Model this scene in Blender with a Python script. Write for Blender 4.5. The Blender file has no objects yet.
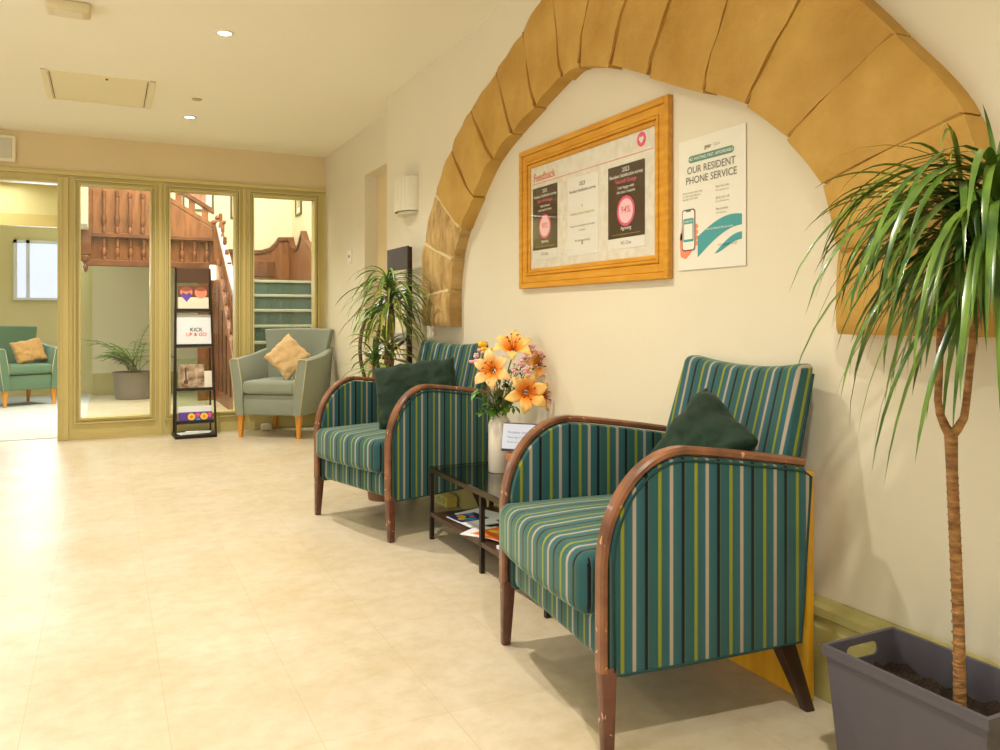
import bpy, bmesh, math, random
from mathutils import Vector, Matrix
random.seed(7)
PI = math.pi
sc = bpy.context.scene
COL = sc.collection

# ---------------------------------------------------------------- camera
cam_d = bpy.data.cameras.new('camera'); cam = bpy.data.objects.new('camera', cam_d); COL.objects.link(cam)
cam.location = (0, 0, 1.0)
cam.rotation_euler = (PI/2, 0, -math.radians(26.05))
cam_d.sensor_width = 36; cam_d.lens = 36*806/1000
cam_d.shift_y = -(375-318)/1000
cam_d.clip_start = .05
sc.camera = cam
# ---------------------------------------------------------------- world
w = bpy.data.worlds.new('daylight'); sc.world = w; w.use_nodes = True
bg = w.node_tree.nodes['Background']; bg.inputs[0].default_value = (.93, .97, 1, 1); bg.inputs[1].default_value = .9
# ---------------------------------------------------------------- exposure
sc.view_settings.view_transform = 'Standard'; sc.view_settings.look = 'None'
sc.view_settings.gamma = 1; sc.view_settings.use_curve_mapping = False
sc.view_settings.exposure = .26
sc.cycles.max_bounces = 10; sc.cycles.diffuse_bounces = 5; sc.cycles.transparent_max_bounces = 16
sc.cycles.sample_clamp_indirect = 4; sc.cycles.use_denoising = True
sc.cycles.caustics_reflective = False; sc.cycles.caustics_refractive = False
# ---------------------------------------------------------------- large lights: fill added at unseen windows and overhead, far window daylight
def area(name, loc, rot, sx, sy, power, col):
    l = bpy.data.lights.new(name, 'AREA'); l.shape = 'RECTANGLE'; l.size = sx; l.size_y = sy
    l.energy = power; l.color = col
    o = bpy.data.objects.new(name, l); COL.objects.link(o); o.location = loc; o.rotation_euler = rot
    return o
area('back_window_fill', (-2.05, -2.9, 1.45), (PI/2+.5, 0, 0), 2.4, 2.0, 46, (1, .975, .93))     # shines +Y; added fill, tilted up to brighten the ceiling
area('left_window_fill', (-3.4, 2.6, 1.3), (0, -PI/2-.6, 0), 1.9, 3.6, 34, (1, .975, .93))      # shines +X; added room fill from the unseen left side, tilted up
area('daylight_far_window', (-.72, 11.9, 1.63), (-PI/2, 0, 0), .7, .75, 22, (.75, .87, 1))
area('stair_hall_fill', (1.05, 8.95, 4.35), (0, 0, 0), 2.2, 2.4, 185, (1, .95, .84))  # added overhead fill to brighten the stair hall, no roof opening
area('far_room_fill', (-1.6, 9.2, 2.45), (0, 0, 0), 1.6, 1.8, 45, (.95, .98, 1))  # added fill under the far room ceiling, no opening above it

# ================================================================ materials
MATS = {}
def lin(c):
    return tuple(((v/255)/12.92 if v/255 <= .04045 else ((v/255+.055)/1.055)**2.4) for v in c)
def mat(name, rgb, rough=.6, metal=0, noise=0, nscale=8, bump=0, bscale=60, spec=.5, sheen=0, col2=None, detail=4, coat=0, stretch=None, trans=0):
    if name in MATS: return MATS[name]
    m = bpy.data.materials.new(name); m.use_nodes = True; nt = m.node_tree; N = nt.nodes; L = nt.links
    b = N['Principled BSDF']; c = lin(rgb)
    b.inputs['Base Color'].default_value = (*c, 1); b.inputs['Roughness'].default_value = rough
    b.inputs['Metallic'].default_value = metal; b.inputs['Specular IOR Level'].default_value = spec
    b.inputs['Sheen Weight'].default_value = sheen; b.inputs['Sheen Roughness'].default_value = .5
    b.inputs['Coat Weight'].default_value = coat
    if trans: b.inputs['Transmission Weight'].default_value = trans
    tc = N.new('ShaderNodeTexCoord'); mp = N.new('ShaderNodeMapping'); L.new(tc.outputs['Object'], mp.inputs[0])
    if stretch: mp.inputs['Scale'].default_value = stretch
    if noise or col2:
        n = N.new('ShaderNodeTexNoise'); n.inputs['Scale'].default_value = nscale; n.inputs['Detail'].default_value = detail
        L.new(mp.outputs[0], n.inputs['Vector'])
        r = N.new('ShaderNodeValToRGB')
        c2 = lin(col2) if col2 else tuple(v*(1-noise) for v in c)
        r.color_ramp.elements[0].position = .35; r.color_ramp.elements[1].position = .68
        r.color_ramp.elements[0].color = (*c2, 1); r.color_ramp.elements[1].color = (*c, 1)
        L.new(n.outputs['Fac'], r.inputs[0]); L.new(r.outputs[0], b.inputs['Base Color'])
    if bump:
        n2 = N.new('ShaderNodeTexNoise'); n2.inputs['Scale'].default_value = bscale; n2.inputs['Detail'].default_value = 3
        L.new(mp.outputs[0], n2.inputs['Vector'])
        bp = N.new('ShaderNodeBump'); bp.inputs['Strength'].default_value = bump; bp.inputs['Distance'].default_value = .01
        L.new(n2.outputs['Fac'], bp.inputs['Height']); L.new(bp.outputs[0], b.inputs['Normal'])
    MATS[name] = m
    return m
def emit(name, rgb, s):
    m = bpy.data.materials.new(name); m.use_nodes = True
    b = m.node_tree.nodes['Principled BSDF']; b.inputs['Base Color'].default_value = (*lin(rgb), 1)
    b.inputs['Emission Color'].default_value = (*lin(rgb), 1); b.inputs['Emission Strength'].default_value = s
    return m

WALL = mat('cream_wall_paint', (225, 216, 191), .7, noise=.03, nscale=2, bump=.08, bscale=25)
WALL_TAN = mat('tan_wall_paint', (222, 202, 158), .7, noise=.03, nscale=2)
CEIL = mat('ceiling_paint', (244, 240, 222), .75)
OLIVE = mat('olive_cream_gloss_paint', (204, 188, 122), .4)
SKIRT = mat('sage_skirting_paint', (182, 174, 112), .42)
STONE = mat('ochre_painted_sandstone', (203, 163, 80), .62, col2=(178, 134, 52), nscale=3.6, bump=.8, bscale=22, detail=6)
STONE_SIDE = STONE
MORTAR = mat('ochre_mortar', (160, 116, 50), .85)
MORTAR_RAW = mat('cream_mortar', (214, 194, 142), .85)
OAK = mat('golden_oak', (216, 158, 46), .38, col2=(200, 136, 32), nscale=6, stretch=(8, 1, 8))
PINE = mat('varnished_yellow_pine', (232, 178, 44), .35, col2=(212, 150, 26), nscale=5, stretch=(6, 6, .6))
BEECH = mat('beech_leg', (226, 160, 66), .4, col2=(206, 134, 44), nscale=8, stretch=(6, 6, .8))
WORN = mat('worn_reddish_brown_wood', (116, 72, 54), .38, col2=(84, 48, 36), nscale=14, stretch=(1, 1, 1), detail=8, coat=.2)
RAILW = mat('honey_brown_arm_wood', (150, 98, 64), .34, col2=(98, 60, 42), nscale=9, detail=8, coat=.3)
DARKW = mat('dark_brown_wood', (66, 38, 24), .35, col2=(44, 26, 18), nscale=12)
STAIRW = mat('reddish_oak_panelling', (154, 98, 62), .42, col2=(120, 74, 46), nscale=5, stretch=(5, 5, .8))
STAIRD = mat('dark_oak_moulding', (124, 74, 44), .42, col2=(98, 56, 32), nscale=6)
VELVET = mat('dark_green_velvet', (7, 46, 24), .8, sheen=.06, noise=.35, nscale=7, bump=.3, bscale=30)
GREYF = mat('sage_grey_upholstery', (140, 148, 132), .85, sheen=.25, bump=.15, bscale=260)
GREENF = mat('green_upholstery', (98, 128, 102), .85, sheen=.25, bump=.15, bscale=260)
PIPEC = mat('pale_piping', (196, 190, 150), .8)
SAND = mat('sand_cushion_fabric', (216, 182, 128), .85, sheen=.3, noise=.08, nscale=20, bump=.2, bscale=80)
SANDD = mat('ochre_cushion_fabric', (196, 156, 96), .85, sheen=.3, noise=.08, nscale=20)
def fleck(m, rgb):
    nt = m.node_tree; N = nt.nodes; L = nt.links; b = N['Principled BSDF']; src = b.inputs['Base Color'].links[0].from_socket
    tc = N.new('ShaderNodeTexCoord'); n = N.new('ShaderNodeTexNoise'); n.inputs['Scale'].default_value = 42; n.inputs['Detail'].default_value = 6
    L.new(tc.outputs['Object'], n.inputs['Vector']); r = N.new('ShaderNodeValToRGB'); r.color_ramp.elements[0].position = .66; r.color_ramp.elements[1].position = .70
    L.new(n.outputs['Fac'], r.inputs[0]); mx = N.new('ShaderNodeMix'); mx.data_type = 'RGBA'; L.new(r.outputs[0], mx.inputs[0]); L.new(src, mx.inputs[6])
    mx.inputs[7].default_value = (*lin(rgb), 1); L.new(mx.outputs[2], b.inputs['Base Color'])
fleck(WORN, (206, 170, 140)); fleck(RAILW, (206, 160, 120))
PIPED = mat('dark_teal_piping', (18, 60, 60), .8)
BLACKM = mat('black_metal', (40, 32, 24), .42, metal=.3)
BRONZE = mat('dark_bronze_metal', (72, 60, 38), .38, metal=.5)
SLATE = mat('slate_grey_plastic', (84, 80, 88), .5, noise=.05, nscale=3)
SLATE_IN = mat('dark_grey_plastic', (62, 62, 68), .5)
SOIL = mat('dark_soil', (52, 34, 20), .95, col2=(24, 16, 10), nscale=60, bump=1, bscale=90)
BARK = mat('tan_bark', (178, 132, 78), .8, col2=(120, 82, 44), nscale=30, stretch=(1, 1, 3), bump=.6, bscale=70)
WHITE = mat('white_paper', (236, 232, 218), .6)
WHITEB = mat('cool_white_paper', (232, 236, 240), .6)
OFFW = mat('off_white_paper', (226, 220, 196), .6)
CREAMP = mat('cream_plastic', (226, 214, 180), .45)
CERAM = mat('white_ceramic', (232, 226, 210), .25, coat=.4)
INKD = mat('dark_ink', (52, 44, 40), .7)
INKG = mat('grey_ink', (126, 122, 108), .7)
BROWNP = mat('dark_brown_print', (66, 46, 28), .45)
PINK = mat('pink_print', (232, 84, 124), .6)
PINKL = mat('pale_pink_print', (244, 202, 204), .6)
RED = mat('red_print', (226, 92, 60), .6)
LIME = mat('lime_print', (190, 190, 40), .6)
TEALP = mat('teal_print', (72, 156, 158), .6)
SKINP = mat('peach_print', (232, 140, 104), .6)
PURPLE = mat('purple_print', (96, 66, 160), .5)
NAVYP = mat('navy_print', (36, 36, 100), .4)
YELP = mat('yellow_print', (246, 206, 60), .5)
BLUEP = mat('blue_print', (60, 150, 220), .5)
ORAP = mat('orange_print', (242, 122, 40), .5)
PHOTO1 = mat('peach_brown_photo', (226, 150, 110), .5, col2=(90, 46, 28), nscale=14, detail=2)
PHOTO2 = mat('sepia_photo', (214, 194, 166), .5, col2=(110, 78, 50), nscale=16, detail=5)
PHOTO3 = mat('flower_photo', (240, 190, 80), .5, col2=(90, 60, 160), nscale=30, detail=1)
CARPET = mat('teal_stair_carpet', (96, 118, 106), .95, col2=(60, 86, 84), nscale=30, stretch=(3, 1, 1))

def leaf_mat(name, a, b_, rough=.4):
    m = mat(name, a, rough, col2=b_, nscale=12, detail=2, coat=.15); return m
LEAF = leaf_mat('glossy_green_leaf', (104, 136, 46), (46, 80, 28), .3)
LEAF2 = leaf_mat('yellow_green_leaf', (158, 160, 66), (92, 120, 44), .4)
LEAF3 = leaf_mat('bright_green_leaf', (122, 168, 62), (66, 116, 36), .45)
STEM = mat('green_stem', (110, 130, 50), .6)
def petal_mat(name, inner, outer, r):
    m = bpy.data.materials.new(name); m.use_nodes = True; nt = m.node_tree; N = nt.nodes; L = nt.links
    b = N['Principled BSDF']; b.inputs['Roughness'].default_value = .55
    tc = N.new('ShaderNodeTexCoord'); ln = N.new('ShaderNodeVectorMath'); ln.operation = 'LENGTH'
    L.new(tc.outputs['Object'], ln.inputs[0]); mr = N.new('ShaderNodeMapRange'); mr.inputs['From Max'].default_value = r
    L.new(ln.outputs['Value'], mr.inputs['Value']); rp = N.new('ShaderNodeValToRGB')
    rp.color_ramp.elements[0].color = (*lin(inner), 1); rp.color_ramp.elements[1].color = (*lin(outer), 1)
    rp.color_ramp.elements[0].position = .35
    L.new(mr.outputs[0], rp.inputs[0]); L.new(rp.outputs[0], b.inputs['Base Color'])
    b.inputs['Subsurface Weight'].default_value = .15; b.inputs['Subsurface Radius'].default_value = (.01, .006, .002)
    return m
LILY = petal_mat('orange_lily_petal', (250, 146, 20), (255, 208, 120), .085)
LILYB = petal_mat('peach_lily_petal', (250, 160, 44), (252, 206, 140), .085)
PETP = mat('pale_pink_petal', (240, 186, 190), .6)
YELF = mat('yellow_bud', (244, 196, 40), .5)
STAMEN = mat('brown_stamen', (150, 70, 20), .7)
TWIG = mat('reddish_twig', (132, 84, 40), .7)

def glass_mat(name, tint, refl):
    m = bpy.data.materials.new(name); m.use_nodes = True; nt = m.node_tree; N = nt.nodes; L = nt.links
    for n in list(N):
        if n.type != 'OUTPUT_MATERIAL': N.remove(n)
    out = [n for n in N if n.type == 'OUTPUT_MATERIAL'][0]
    t = N.new('ShaderNodeBsdfTransparent'); t.inputs[0].default_value = (*tint, 1)
    g = N.new('ShaderNodeBsdfGlossy'); g.inputs['Roughness'].default_value = .01; g.inputs[0].default_value = (1, 1, 1, 1)
    f = N.new('ShaderNodeLayerWeight'); f.inputs[0].default_value = .5
    pw = N.new('ShaderNodeMath'); pw.operation = 'POWER'; pw.inputs[1].default_value = 5; L.new(f.outputs['Facing'], pw.inputs[0])
    mu = N.new('ShaderNodeMath'); mu.operation = 'MULTIPLY_ADD'; mu.inputs[1].default_value = .9; mu.inputs[2].default_value = .03*refl; mu.use_clamp = True
    L.new(pw.outputs[0], mu.inputs[0]); mx = N.new('ShaderNodeMixShader')
    L.new(mu.outputs[0], mx.inputs[0]); L.new(t.outputs[0], mx.inputs[1]); L.new(g.outputs[0], mx.inputs[2])
    L.new(mx.outputs[0], out.inputs[0]); return m
GLASS = glass_mat('partition_glass', (.95, .97, .94), 1.6)
TGLASS = glass_mat('smoked_table_glass', (.48, .50, .45), 1.6)
PGLASS = glass_mat('picture_glass', (.98, .98, .98), .8)

def stripe_mat():
    m = bpy.data.materials.new('teal_striped_fabric'); m.use_nodes = True; nt = m.node_tree; N = nt.nodes; L = nt.links
    b = N['Principled BSDF']; b.inputs['Roughness'].default_value = .85
    b.inputs['Sheen Weight'].default_value = .35; b.inputs['Sheen Roughness'].default_value = .45
    b.inputs['Sheen Tint'].default_value = (.75, 1, .7, 1); b.inputs['Specular IOR Level'].default_value = .2
    uv = N.new('ShaderNodeUVMap'); uv.uv_map = 'fabric'
    sp = N.new('ShaderNodeSeparateXYZ'); L.new(uv.outputs[0], sp.inputs[0])
    dv = N.new('ShaderNodeMath'); dv.operation = 'DIVIDE'; dv.inputs[1].default_value = .0985; L.new(sp.outputs[0], dv.inputs[0])
    fr = N.new('ShaderNodeMath'); fr.operation = 'FRACT'; L.new(dv.outputs[0], fr.inputs[0])
    r = N.new('ShaderNodeValToRGB'); L.new(fr.outputs[0], r.inputs[0])
    teal = (42, 84, 87); teal2 = (48, 92, 102); grn = (82, 98, 76)
    stops = [(0, teal), (.085, teal), (.10, (128, 138, 40)), (.17, (128, 138, 40)), (.185, (92, 96, 66)), (.215, teal),
             (.40, teal2), (.415, (164, 152, 132)), (.495, (164, 152, 132)), (.51, teal2), (.725, teal), (.74, (8, 16, 28)),
             (.815, (8, 16, 28)), (.83, grn), (.86, teal)]
    e = r.color_ramp.elements
    while len(e) > 1: e.remove(e[-1])
    e[0].position = 0; e[0].color = (*lin(teal), 1)
    for p, c in stops[1:]:
        x = e.new(p); x.color = (*lin(c), 1)
    L.new(r.outputs[0], b.inputs['Base Color'])
    wv = N.new('ShaderNodeTexNoise'); wv.inputs['Scale'].default_value = 500; tc = N.new('ShaderNodeTexCoord')
    L.new(tc.outputs['Object'], wv.inputs['Vector']); bp = N.new('ShaderNodeBump'); bp.inputs['Strength'].default_value = .25
    bp.inputs['Distance'].default_value = .002; L.new(wv.outputs['Fac'], bp.inputs['Height']); L.new(bp.outputs[0], b.inputs['Normal'])
    return m
STRIPE = stripe_mat()

def floor_mat():
    m = bpy.data.materials.new('travertine_vinyl_tiles'); m.use_nodes = True; nt = m.node_tree; N = nt.nodes; L = nt.links
    b = N['Principled BSDF']; b.inputs['Roughness'].default_value = .38; b.inputs['Specular IOR Level'].default_value = .35
    tc = N.new('ShaderNodeTexCoord'); mp = N.new('ShaderNodeMapping'); L.new(tc.outputs['Object'], mp.inputs[0])
    n1 = N.new('ShaderNodeTexNoise'); n1.inputs['Scale'].default_value = 2.2; n1.inputs['Detail'].default_value = 8; n1.inputs['Roughness'].default_value = .62
    n2 = N.new('ShaderNodeTexNoise'); n2.inputs['Scale'].default_value = 14; n2.inputs['Detail'].default_value = 6; n2.inputs['Roughness'].default_value = .7
    L.new(mp.outputs[0], n1.inputs['Vector']); L.new(mp.outputs[0], n2.inputs['Vector'])
    # joints
    br = N.new('ShaderNodeTexBrick'); br.offset = .0; br.offset_frequency = 2; br.squash = 1
    mp2 = N.new('ShaderNodeMapping'); mp2.inputs['Rotation'].default_value = (0, 0, 0)
    mp2.inputs['Location'].default_value = (-.137, -.613, 0)
    L.new(tc.outputs['Object'], mp2.inputs[0]); L.new(mp2.outputs[0], br.inputs['Vector'])
    br.inputs['Scale'].default_value = 1; br.inputs['Brick Width'].default_value = .3215; br.inputs['Row Height'].default_value = .64
    br.inputs['Mortar Size'].default_value = .0008; br.inputs['Mortar Smooth'].default_value = .3; br.inputs['Bias'].default_value = 0
    br.inputs['Color1'].default_value = (1, 1, 1, 1); br.inputs['Color2'].default_value = (.90, .90, .90, 1); br.inputs['Mortar'].default_value = (1, 1, 1, 1)
    r = N.new('ShaderNodeValToRGB'); r.color_ramp.elements[0].position = .3; r.color_ramp.elements[1].position = .72
    r.color_ramp.elements[0].color = (*lin((203, 186, 154)), 1); r.color_ramp.elements[1].color = (*lin((217, 207, 186)), 1)
    L.new(n1.outputs['Fac'], r.inputs[0])
    r2 = N.new('ShaderNodeValToRGB'); r2.color_ramp.elements[0].position = .3; r2.color_ramp.elements[1].position = .6
    r2.color_ramp.elements[0].color = (.86, .84, .78, 1); r2.color_ramp.elements[1].color = (1, 1, 1, 1)
    L.new(n2.outputs['Fac'], r2.inputs[0])
    mx = N.new('ShaderNodeMix'); mx.data_type = 'RGBA'; mx.blend_type = 'MULTIPLY'; mx.inputs[0].default_value = 1
    L.new(r.outputs[0], mx.inputs[6]); L.new(r2.outputs[0], mx.inputs[7])
    m2 = N.new('ShaderNodeMix'); m2.data_type = 'RGBA'; m2.blend_type = 'MULTIPLY'; m2.inputs[0].default_value = .5
    L.new(mx.outputs[2], m2.inputs[6]); L.new(br.outputs['Color'], m2.inputs[7])
    m3 = N.new('ShaderNodeMix'); m3.data_type = 'RGBA'; L.new(br.outputs['Fac'], m3.inputs[0])
    L.new(m2.outputs[2], m3.inputs[6]); m3.inputs[7].default_value = (*lin((186, 164, 122)), 1)
    L.new(m3.outputs[2], b.inputs['Base Color'])
    bp = N.new('ShaderNodeBump'); bp.inputs['Strength'].default_value = .12; bp.inputs['Distance'].default_value = .003
    L.new(n2.outputs['Fac'], bp.inputs['Height']); L.new(bp.outputs[0], b.inputs['Normal'])
    return m
FLOOR = floor_mat()
def ashlar_mat():
    """bare tooled sandstone, for the unpainted left foot of the arch"""
    m = mat('bare_tooled_sandstone', (206, 172, 110), .85, col2=(160, 126, 72), nscale=7, bump=.9, bscale=35, detail=8, stretch=(1, 3, 1))
    return m
BARE = ashlar_mat()
def carpet_floor():
    return mat('pale_bluegrey_carpet', (196, 200, 196), .95, noise=.06, nscale=40)

# ================================================================ mesh helpers
def new(): return bmesh.new()
def box(bm, x0, x1, y0, y1, z0, z1, bev=0, seg=2, M=None):
    r = bmesh.ops.create_cube(bm, size=1)
    vs = r['verts']
    for v in vs:
        v.co = Vector(((x0+x1)/2+v.co.x*(x1-x0), (y0+y1)/2+v.co.y*(y1-y0), (z0+z1)/2+v.co.z*(z1-z0)))
    if bev:
        es = list({e for v in vs for e in v.link_edges})
        g = bmesh.ops.bevel(bm, geom=es, offset=bev, segments=seg, affect='EDGES', profile=.5)
        vs = list({v for f in g['faces'] for v in f.verts} | {v for v in vs if v.is_valid})
    if M is not None:
        for v in vs: v.co = M @ v.co
    return vs
def prism(bm, pts, ax, a0, a1, bev=0):
    """extrude a 2-D outline along axis ax from a0 to a1. outline coordinates are the two other axes in order"""
    def P(p, a):
        return {0: (a, p[0], p[1]), 1: (p[0], a, p[1]), 2: (p[0], p[1], a)}[ax]
    A = [bm.verts.new(P(p, a0)) for p in pts]; B = [bm.verts.new(P(p, a1)) for p in pts]
    n = len(pts); fs = [bm.faces.new(A), bm.faces.new(B[::-1])]
    for i in range(n): fs.append(bm.faces.new((A[i], B[i], B[(i+1) % n], A[(i+1) % n])))
    bmesh.ops.recalc_face_normals(bm, faces=fs)
    if bev:
        es = [e for f in fs[:2] for e in f.edges]
        bmesh.ops.bevel(bm, geom=es, offset=bev, segments=2, affect='EDGES', profile=.5)
    return A+B
def tube(bm, pts, r, n=10, rs=None, caps=True, flat=None):
    """round (or rectangular if flat=(w,t,axis)) tube along points"""
    pts = [Vector(p) for p in pts]; rings = []
    up = Vector((0, 0, 1)); prevn = None
    for i, p in enumerate(pts):
        t = (pts[min(i+1, len(pts)-1)]-pts[max(i-1, 0)]).normalized()
        if prevn is None:
            a = up if abs(t.dot(up)) < .95 else Vector((1, 0, 0))
            nrm = (a-t*a.dot(t)).normalized()
        else:
            nrm = (prevn-t*prevn.dot(t)).normalized()
        prevn = nrm; bi = t.cross(nrm)
        R = rs[i] if rs else r
        rings.append([bm.verts.new(p+nrm*math.cos(2*PI*k/n)*R+bi*math.sin(2*PI*k/n)*R) for k in range(n)])
    for a, b in zip(rings, rings[1:]):
        for k in range(n): bm.faces.new((a[k], a[(k+1) % n], b[(k+1) % n], b[k]))
    if caps: bm.faces.new(rings[0][::-1]); bm.faces.new(rings[-1])
def sweep_rect(bm, pts, xa, xb, t, bev=0):
    """rectangular section bar following a y-z path; xa..xb its width, t its thickness measured outward"""
    P = [Vector((0, p[0], p[1])) for p in pts]; rings = []
    for i, p in enumerate(P):
        d = (P[min(i+1, len(P)-1)]-P[max(i-1, 0)]).normalized()
        nn = Vector((0, -d.z, d.y))
        c = .006
        sec = [(xa+c, 0), (xb-c, 0), (xb, c*.7), (xb, t-c), (xb-c, t), (xa+c, t), (xa, t-c), (xa, c*.7)]
        rings.append([bm.verts.new(Vector((x, 0, 0))+p+nn*o) for x, o in sec])
    fs = []
    k8 = len(rings[0])
    for a, b in zip(rings, rings[1:]):
        for k in range(k8): fs.append(bm.faces.new((a[k], a[(k+1) % k8], b[(k+1) % k8], b[k])))
    fs.append(bm.faces.new(rings[0][::-1])); fs.append(bm.faces.new(rings[-1]))
    bmesh.ops.recalc_face_normals(bm, faces=fs)
def lathe(bm, prof, n=28, c=(0, 0)):
    rings = []
    for r, z in prof:
        if r < 1e-5: rings.append([bm.verts.new((c[0], c[1], z))])
        else: rings.append([bm.verts.new((c[0]+r*math.cos(2*PI*k/n), c[1]+r*math.sin(2*PI*k/n), z)) for k in range(n)])
    for a, b in zip(rings, rings[1:]):
        for k in range(n):
            va = a[k % len(a)], a[(k+1) % len(a)]; vb = b[(k+1) % len(b)], b[k % len(b)]
            q = []
            for v in (*va, *vb):
                if v not in q: q.append(v)
            if len(q) > 2: bm.faces.new(q)
def tapered(bm, x0, y0, x1, y1, z0, z1, a, b, a2=None, b2=None):
    """square leg from (x1,y1,z1) top half-size b to (x0,y0,z0) foot half-size a"""
    lo = [bm.verts.new((x0+sx*a, y0+sy*(a2 or a), z0)) for sx, sy in ((-1, -1), (1, -1), (1, 1), (-1, 1))]
    hi = [bm.verts.new((x1+sx*b, y1+sy*(b2 or b), z1)) for sx, sy in ((-1, -1), (1, -1), (1, 1), (-1, 1))]
    fs = [bm.faces.new(lo[::-1]), bm.faces.new(hi)]
    for k in range(4): fs.append(bm.faces.new((lo[k], lo[(k+1) % 4], hi[(k+1) % 4], hi[k])))
    es = [e for e in {e for f in fs for e in f.edges} if abs(e.verts[0].co.z-e.verts[1].co.z) > abs(z1-z0)*.5]
    bmesh.ops.bevel(bm, geom=es, offset=min(a, b)*.3, segments=2, affect='EDGES', profile=.5)
def pillow(bm, w, h, t, n=16, pinch=.12):
    """square scatter cushion in the x-z plane, thickness along y"""
    g = {}
    for s in (-1, 1):
        for i in range(n+1):
            for j in range(n+1):
                u = -1+2*i/n; v = -1+2*j/n
                if s == 1 and (i in (0, n) or j in (0, n)): g[s, i, j] = g[-1, i, j]; continue
                e = (1-u**4)*(1-v**4)
                px = 1-pinch*(1-abs(v)**1.5)*abs(u)**3*.55; pz = 1-pinch*(1-abs(u)**1.5)*abs(v)**3*.55
                wr = .004*math.sin(7*u+3*v)*math.sin(5*v-2*u)*e
                g[s, i, j] = bm.verts.new((u*w/2*px, s*(t/2*e**.55+wr), v*h/2*pz))
    for s in (-1, 1):
        for i in range(n):
            for j in range(n):
                q = (g[s, i, j], g[s, i+1, j], g[s, i+1, j+1], g[s, i, j+1])
                bm.faces.new(q if s == -1 else q[::-1])
def slab(bm, hx, hy, h, rc, re, crown=0, fmap=None, hxf=None):
    """rounded upholstery slab: plan half-sizes hx, hy, height h, plan corner radius rc, edge radius re"""
    def ringpts(ins):
        P = []; a, b = hx-ins, hy-ins; r = max(rc-ins, .004)
        r = min(r, a*.98, b*.98)
        for cx, cy, t0 in ((a-r, b-r, 0), (r-a, b-r, PI/2), (r-a, r-b, PI), (a-r, r-b, 3*PI/2)):
            for k in range(5): P.append((cx+r*math.cos(t0+k*PI/8), cy+r*math.sin(t0+k*PI/8)))
        # subdivide the straight runs
        Q = []
        for i, p in enumerate(P):
            q = P[(i+1) % len(P)]; Q.append(p)
            if i % 5 == 4:
                for k in range(1, 12): Q.append((p[0]+(q[0]-p[0])*k/12, p[1]+(q[1]-p[1])*k/12))
        return Q
    prof = [(re*(1-math.sin(k*PI/8)), re*(1-math.cos(k*PI/8))) for k in range(4, -1, -1)]
    prof = [(re*(1-math.cos(t*PI/8)), re*(1-math.sin(t*PI/8))) for t in (4, 3, 2, 1, 0)]
    rows = [(i_, z_) for i_, z_ in prof]+[(0, h*.35), (0, h*.65)]+[(i_, h-z_) for i_, z_ in prof[::-1]]
    m_ = min(hx, hy)
    inner = [re+(m_-re)*f for f in (.12, .3, .5, .7, .88)]
    rows = [(i_, 0) for i_ in inner[::-1]]+rows+[(i_, h) for i_ in inner]
    R_ = []
    for i_, z_ in rows:
        ring = []
        for x, y in ringpts(i_):
            zz = z_
            if z_ > h*.9 and crown: zz = z_+crown*(1-(x/hx)**2)*(1-(y/hy)**2)
            c = (x, y, zz); ring.append(bm.verts.new(fmap(*c) if fmap else c))
        R_.append(ring)
    n = len(R_[0])
    for a, b in zip(R_, R_[1:]):
        for k in range(n): bm.faces.new((a[k], a[(k+1) % n], b[(k+1) % n], b[k]))
    bm.faces.new(R_[0][::-1]); bm.faces.new(R_[-1])
def obj(name, bm, m, parent=None, smooth=False, loc=None, rot=None, uv=None, ms=None):
    me = bpy.data.meshes.new(name)
    if uv is not None:
        lay = bm.loops.layers.uv.new('fabric')
        for f in bm.faces:
            for l in f.loops: l[lay].uv = uv(l.vert.co, f)
    bmesh.ops.recalc_face_normals(bm, faces=bm.faces[:]) if not smooth else None
    bm.to_mesh(me); bm.free()
    for mm in (m if isinstance(m, (list, tuple)) else [m]): me.materials.append(mm)
    if smooth:
        for p in me.polygons: p.use_smooth = True
        if smooth != 'all': me.set_sharp_from_angle(angle=math.radians(smooth if smooth is not True else 40))
    o = bpy.data.objects.new(name, me); COL.objects.link(o)
    if parent is not None: o.parent = parent
    if loc: o.location = loc
    if rot: o.rotation_euler = rot
    return o
def empty(name, loc, label=None, cat=None, group=None, rz=0):
    o = bpy.data.objects.new(name, None); o.empty_display_size = .1; COL.objects.link(o)
    o.location = loc; o.rotation_euler = (0, 0, rz)
    if label: o['label'] = label; o['category'] = cat
    if group: o['group'] = group
    return o
def tag(o, label, cat, group=None):
    o['label'] = label; o['category'] = cat
    if group: o['group'] = group
    return o
def struct(name, bm, m, **k):
    o = obj(name, bm, m, **k); o['kind'] = 'structure'; return o
def text(name, lines, parent, m, frame, depth=.0006):
    """lines: (string, x, y, size, align). frame maps paper (x right, y up) to the parent's space"""
    verts = []; faces = []
    for s, x, y, size, al in lines:
        c = bpy.data.curves.new('t', 'FONT'); c.body = s; c.size = size; c.align_x = al; c.resolution_u = 3
        c.offset = size*.008
        to = bpy.data.objects.new('t', c); COL.objects.link(to)
        dg = bpy.context.evaluated_depsgraph_get(); me = bpy.data.meshes.new_from_object(to.evaluated_get(dg))
        b = len(verts)
        for v in me.vertices: verts.append(frame @ Vector((x+v.co.x, y+v.co.y, depth)))
        for p in me.polygons: faces.append([b+i for i in p.vertices])
        bpy.data.objects.remove(to); bpy.data.curves.remove(c); bpy.data.meshes.remove(me)
    me = bpy.data.meshes.new(name); me.from_pydata(verts, [], faces); me.materials.append(m)
    o = bpy.data.objects.new(name, me); COL.objects.link(o); o.parent = parent
    return o
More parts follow.
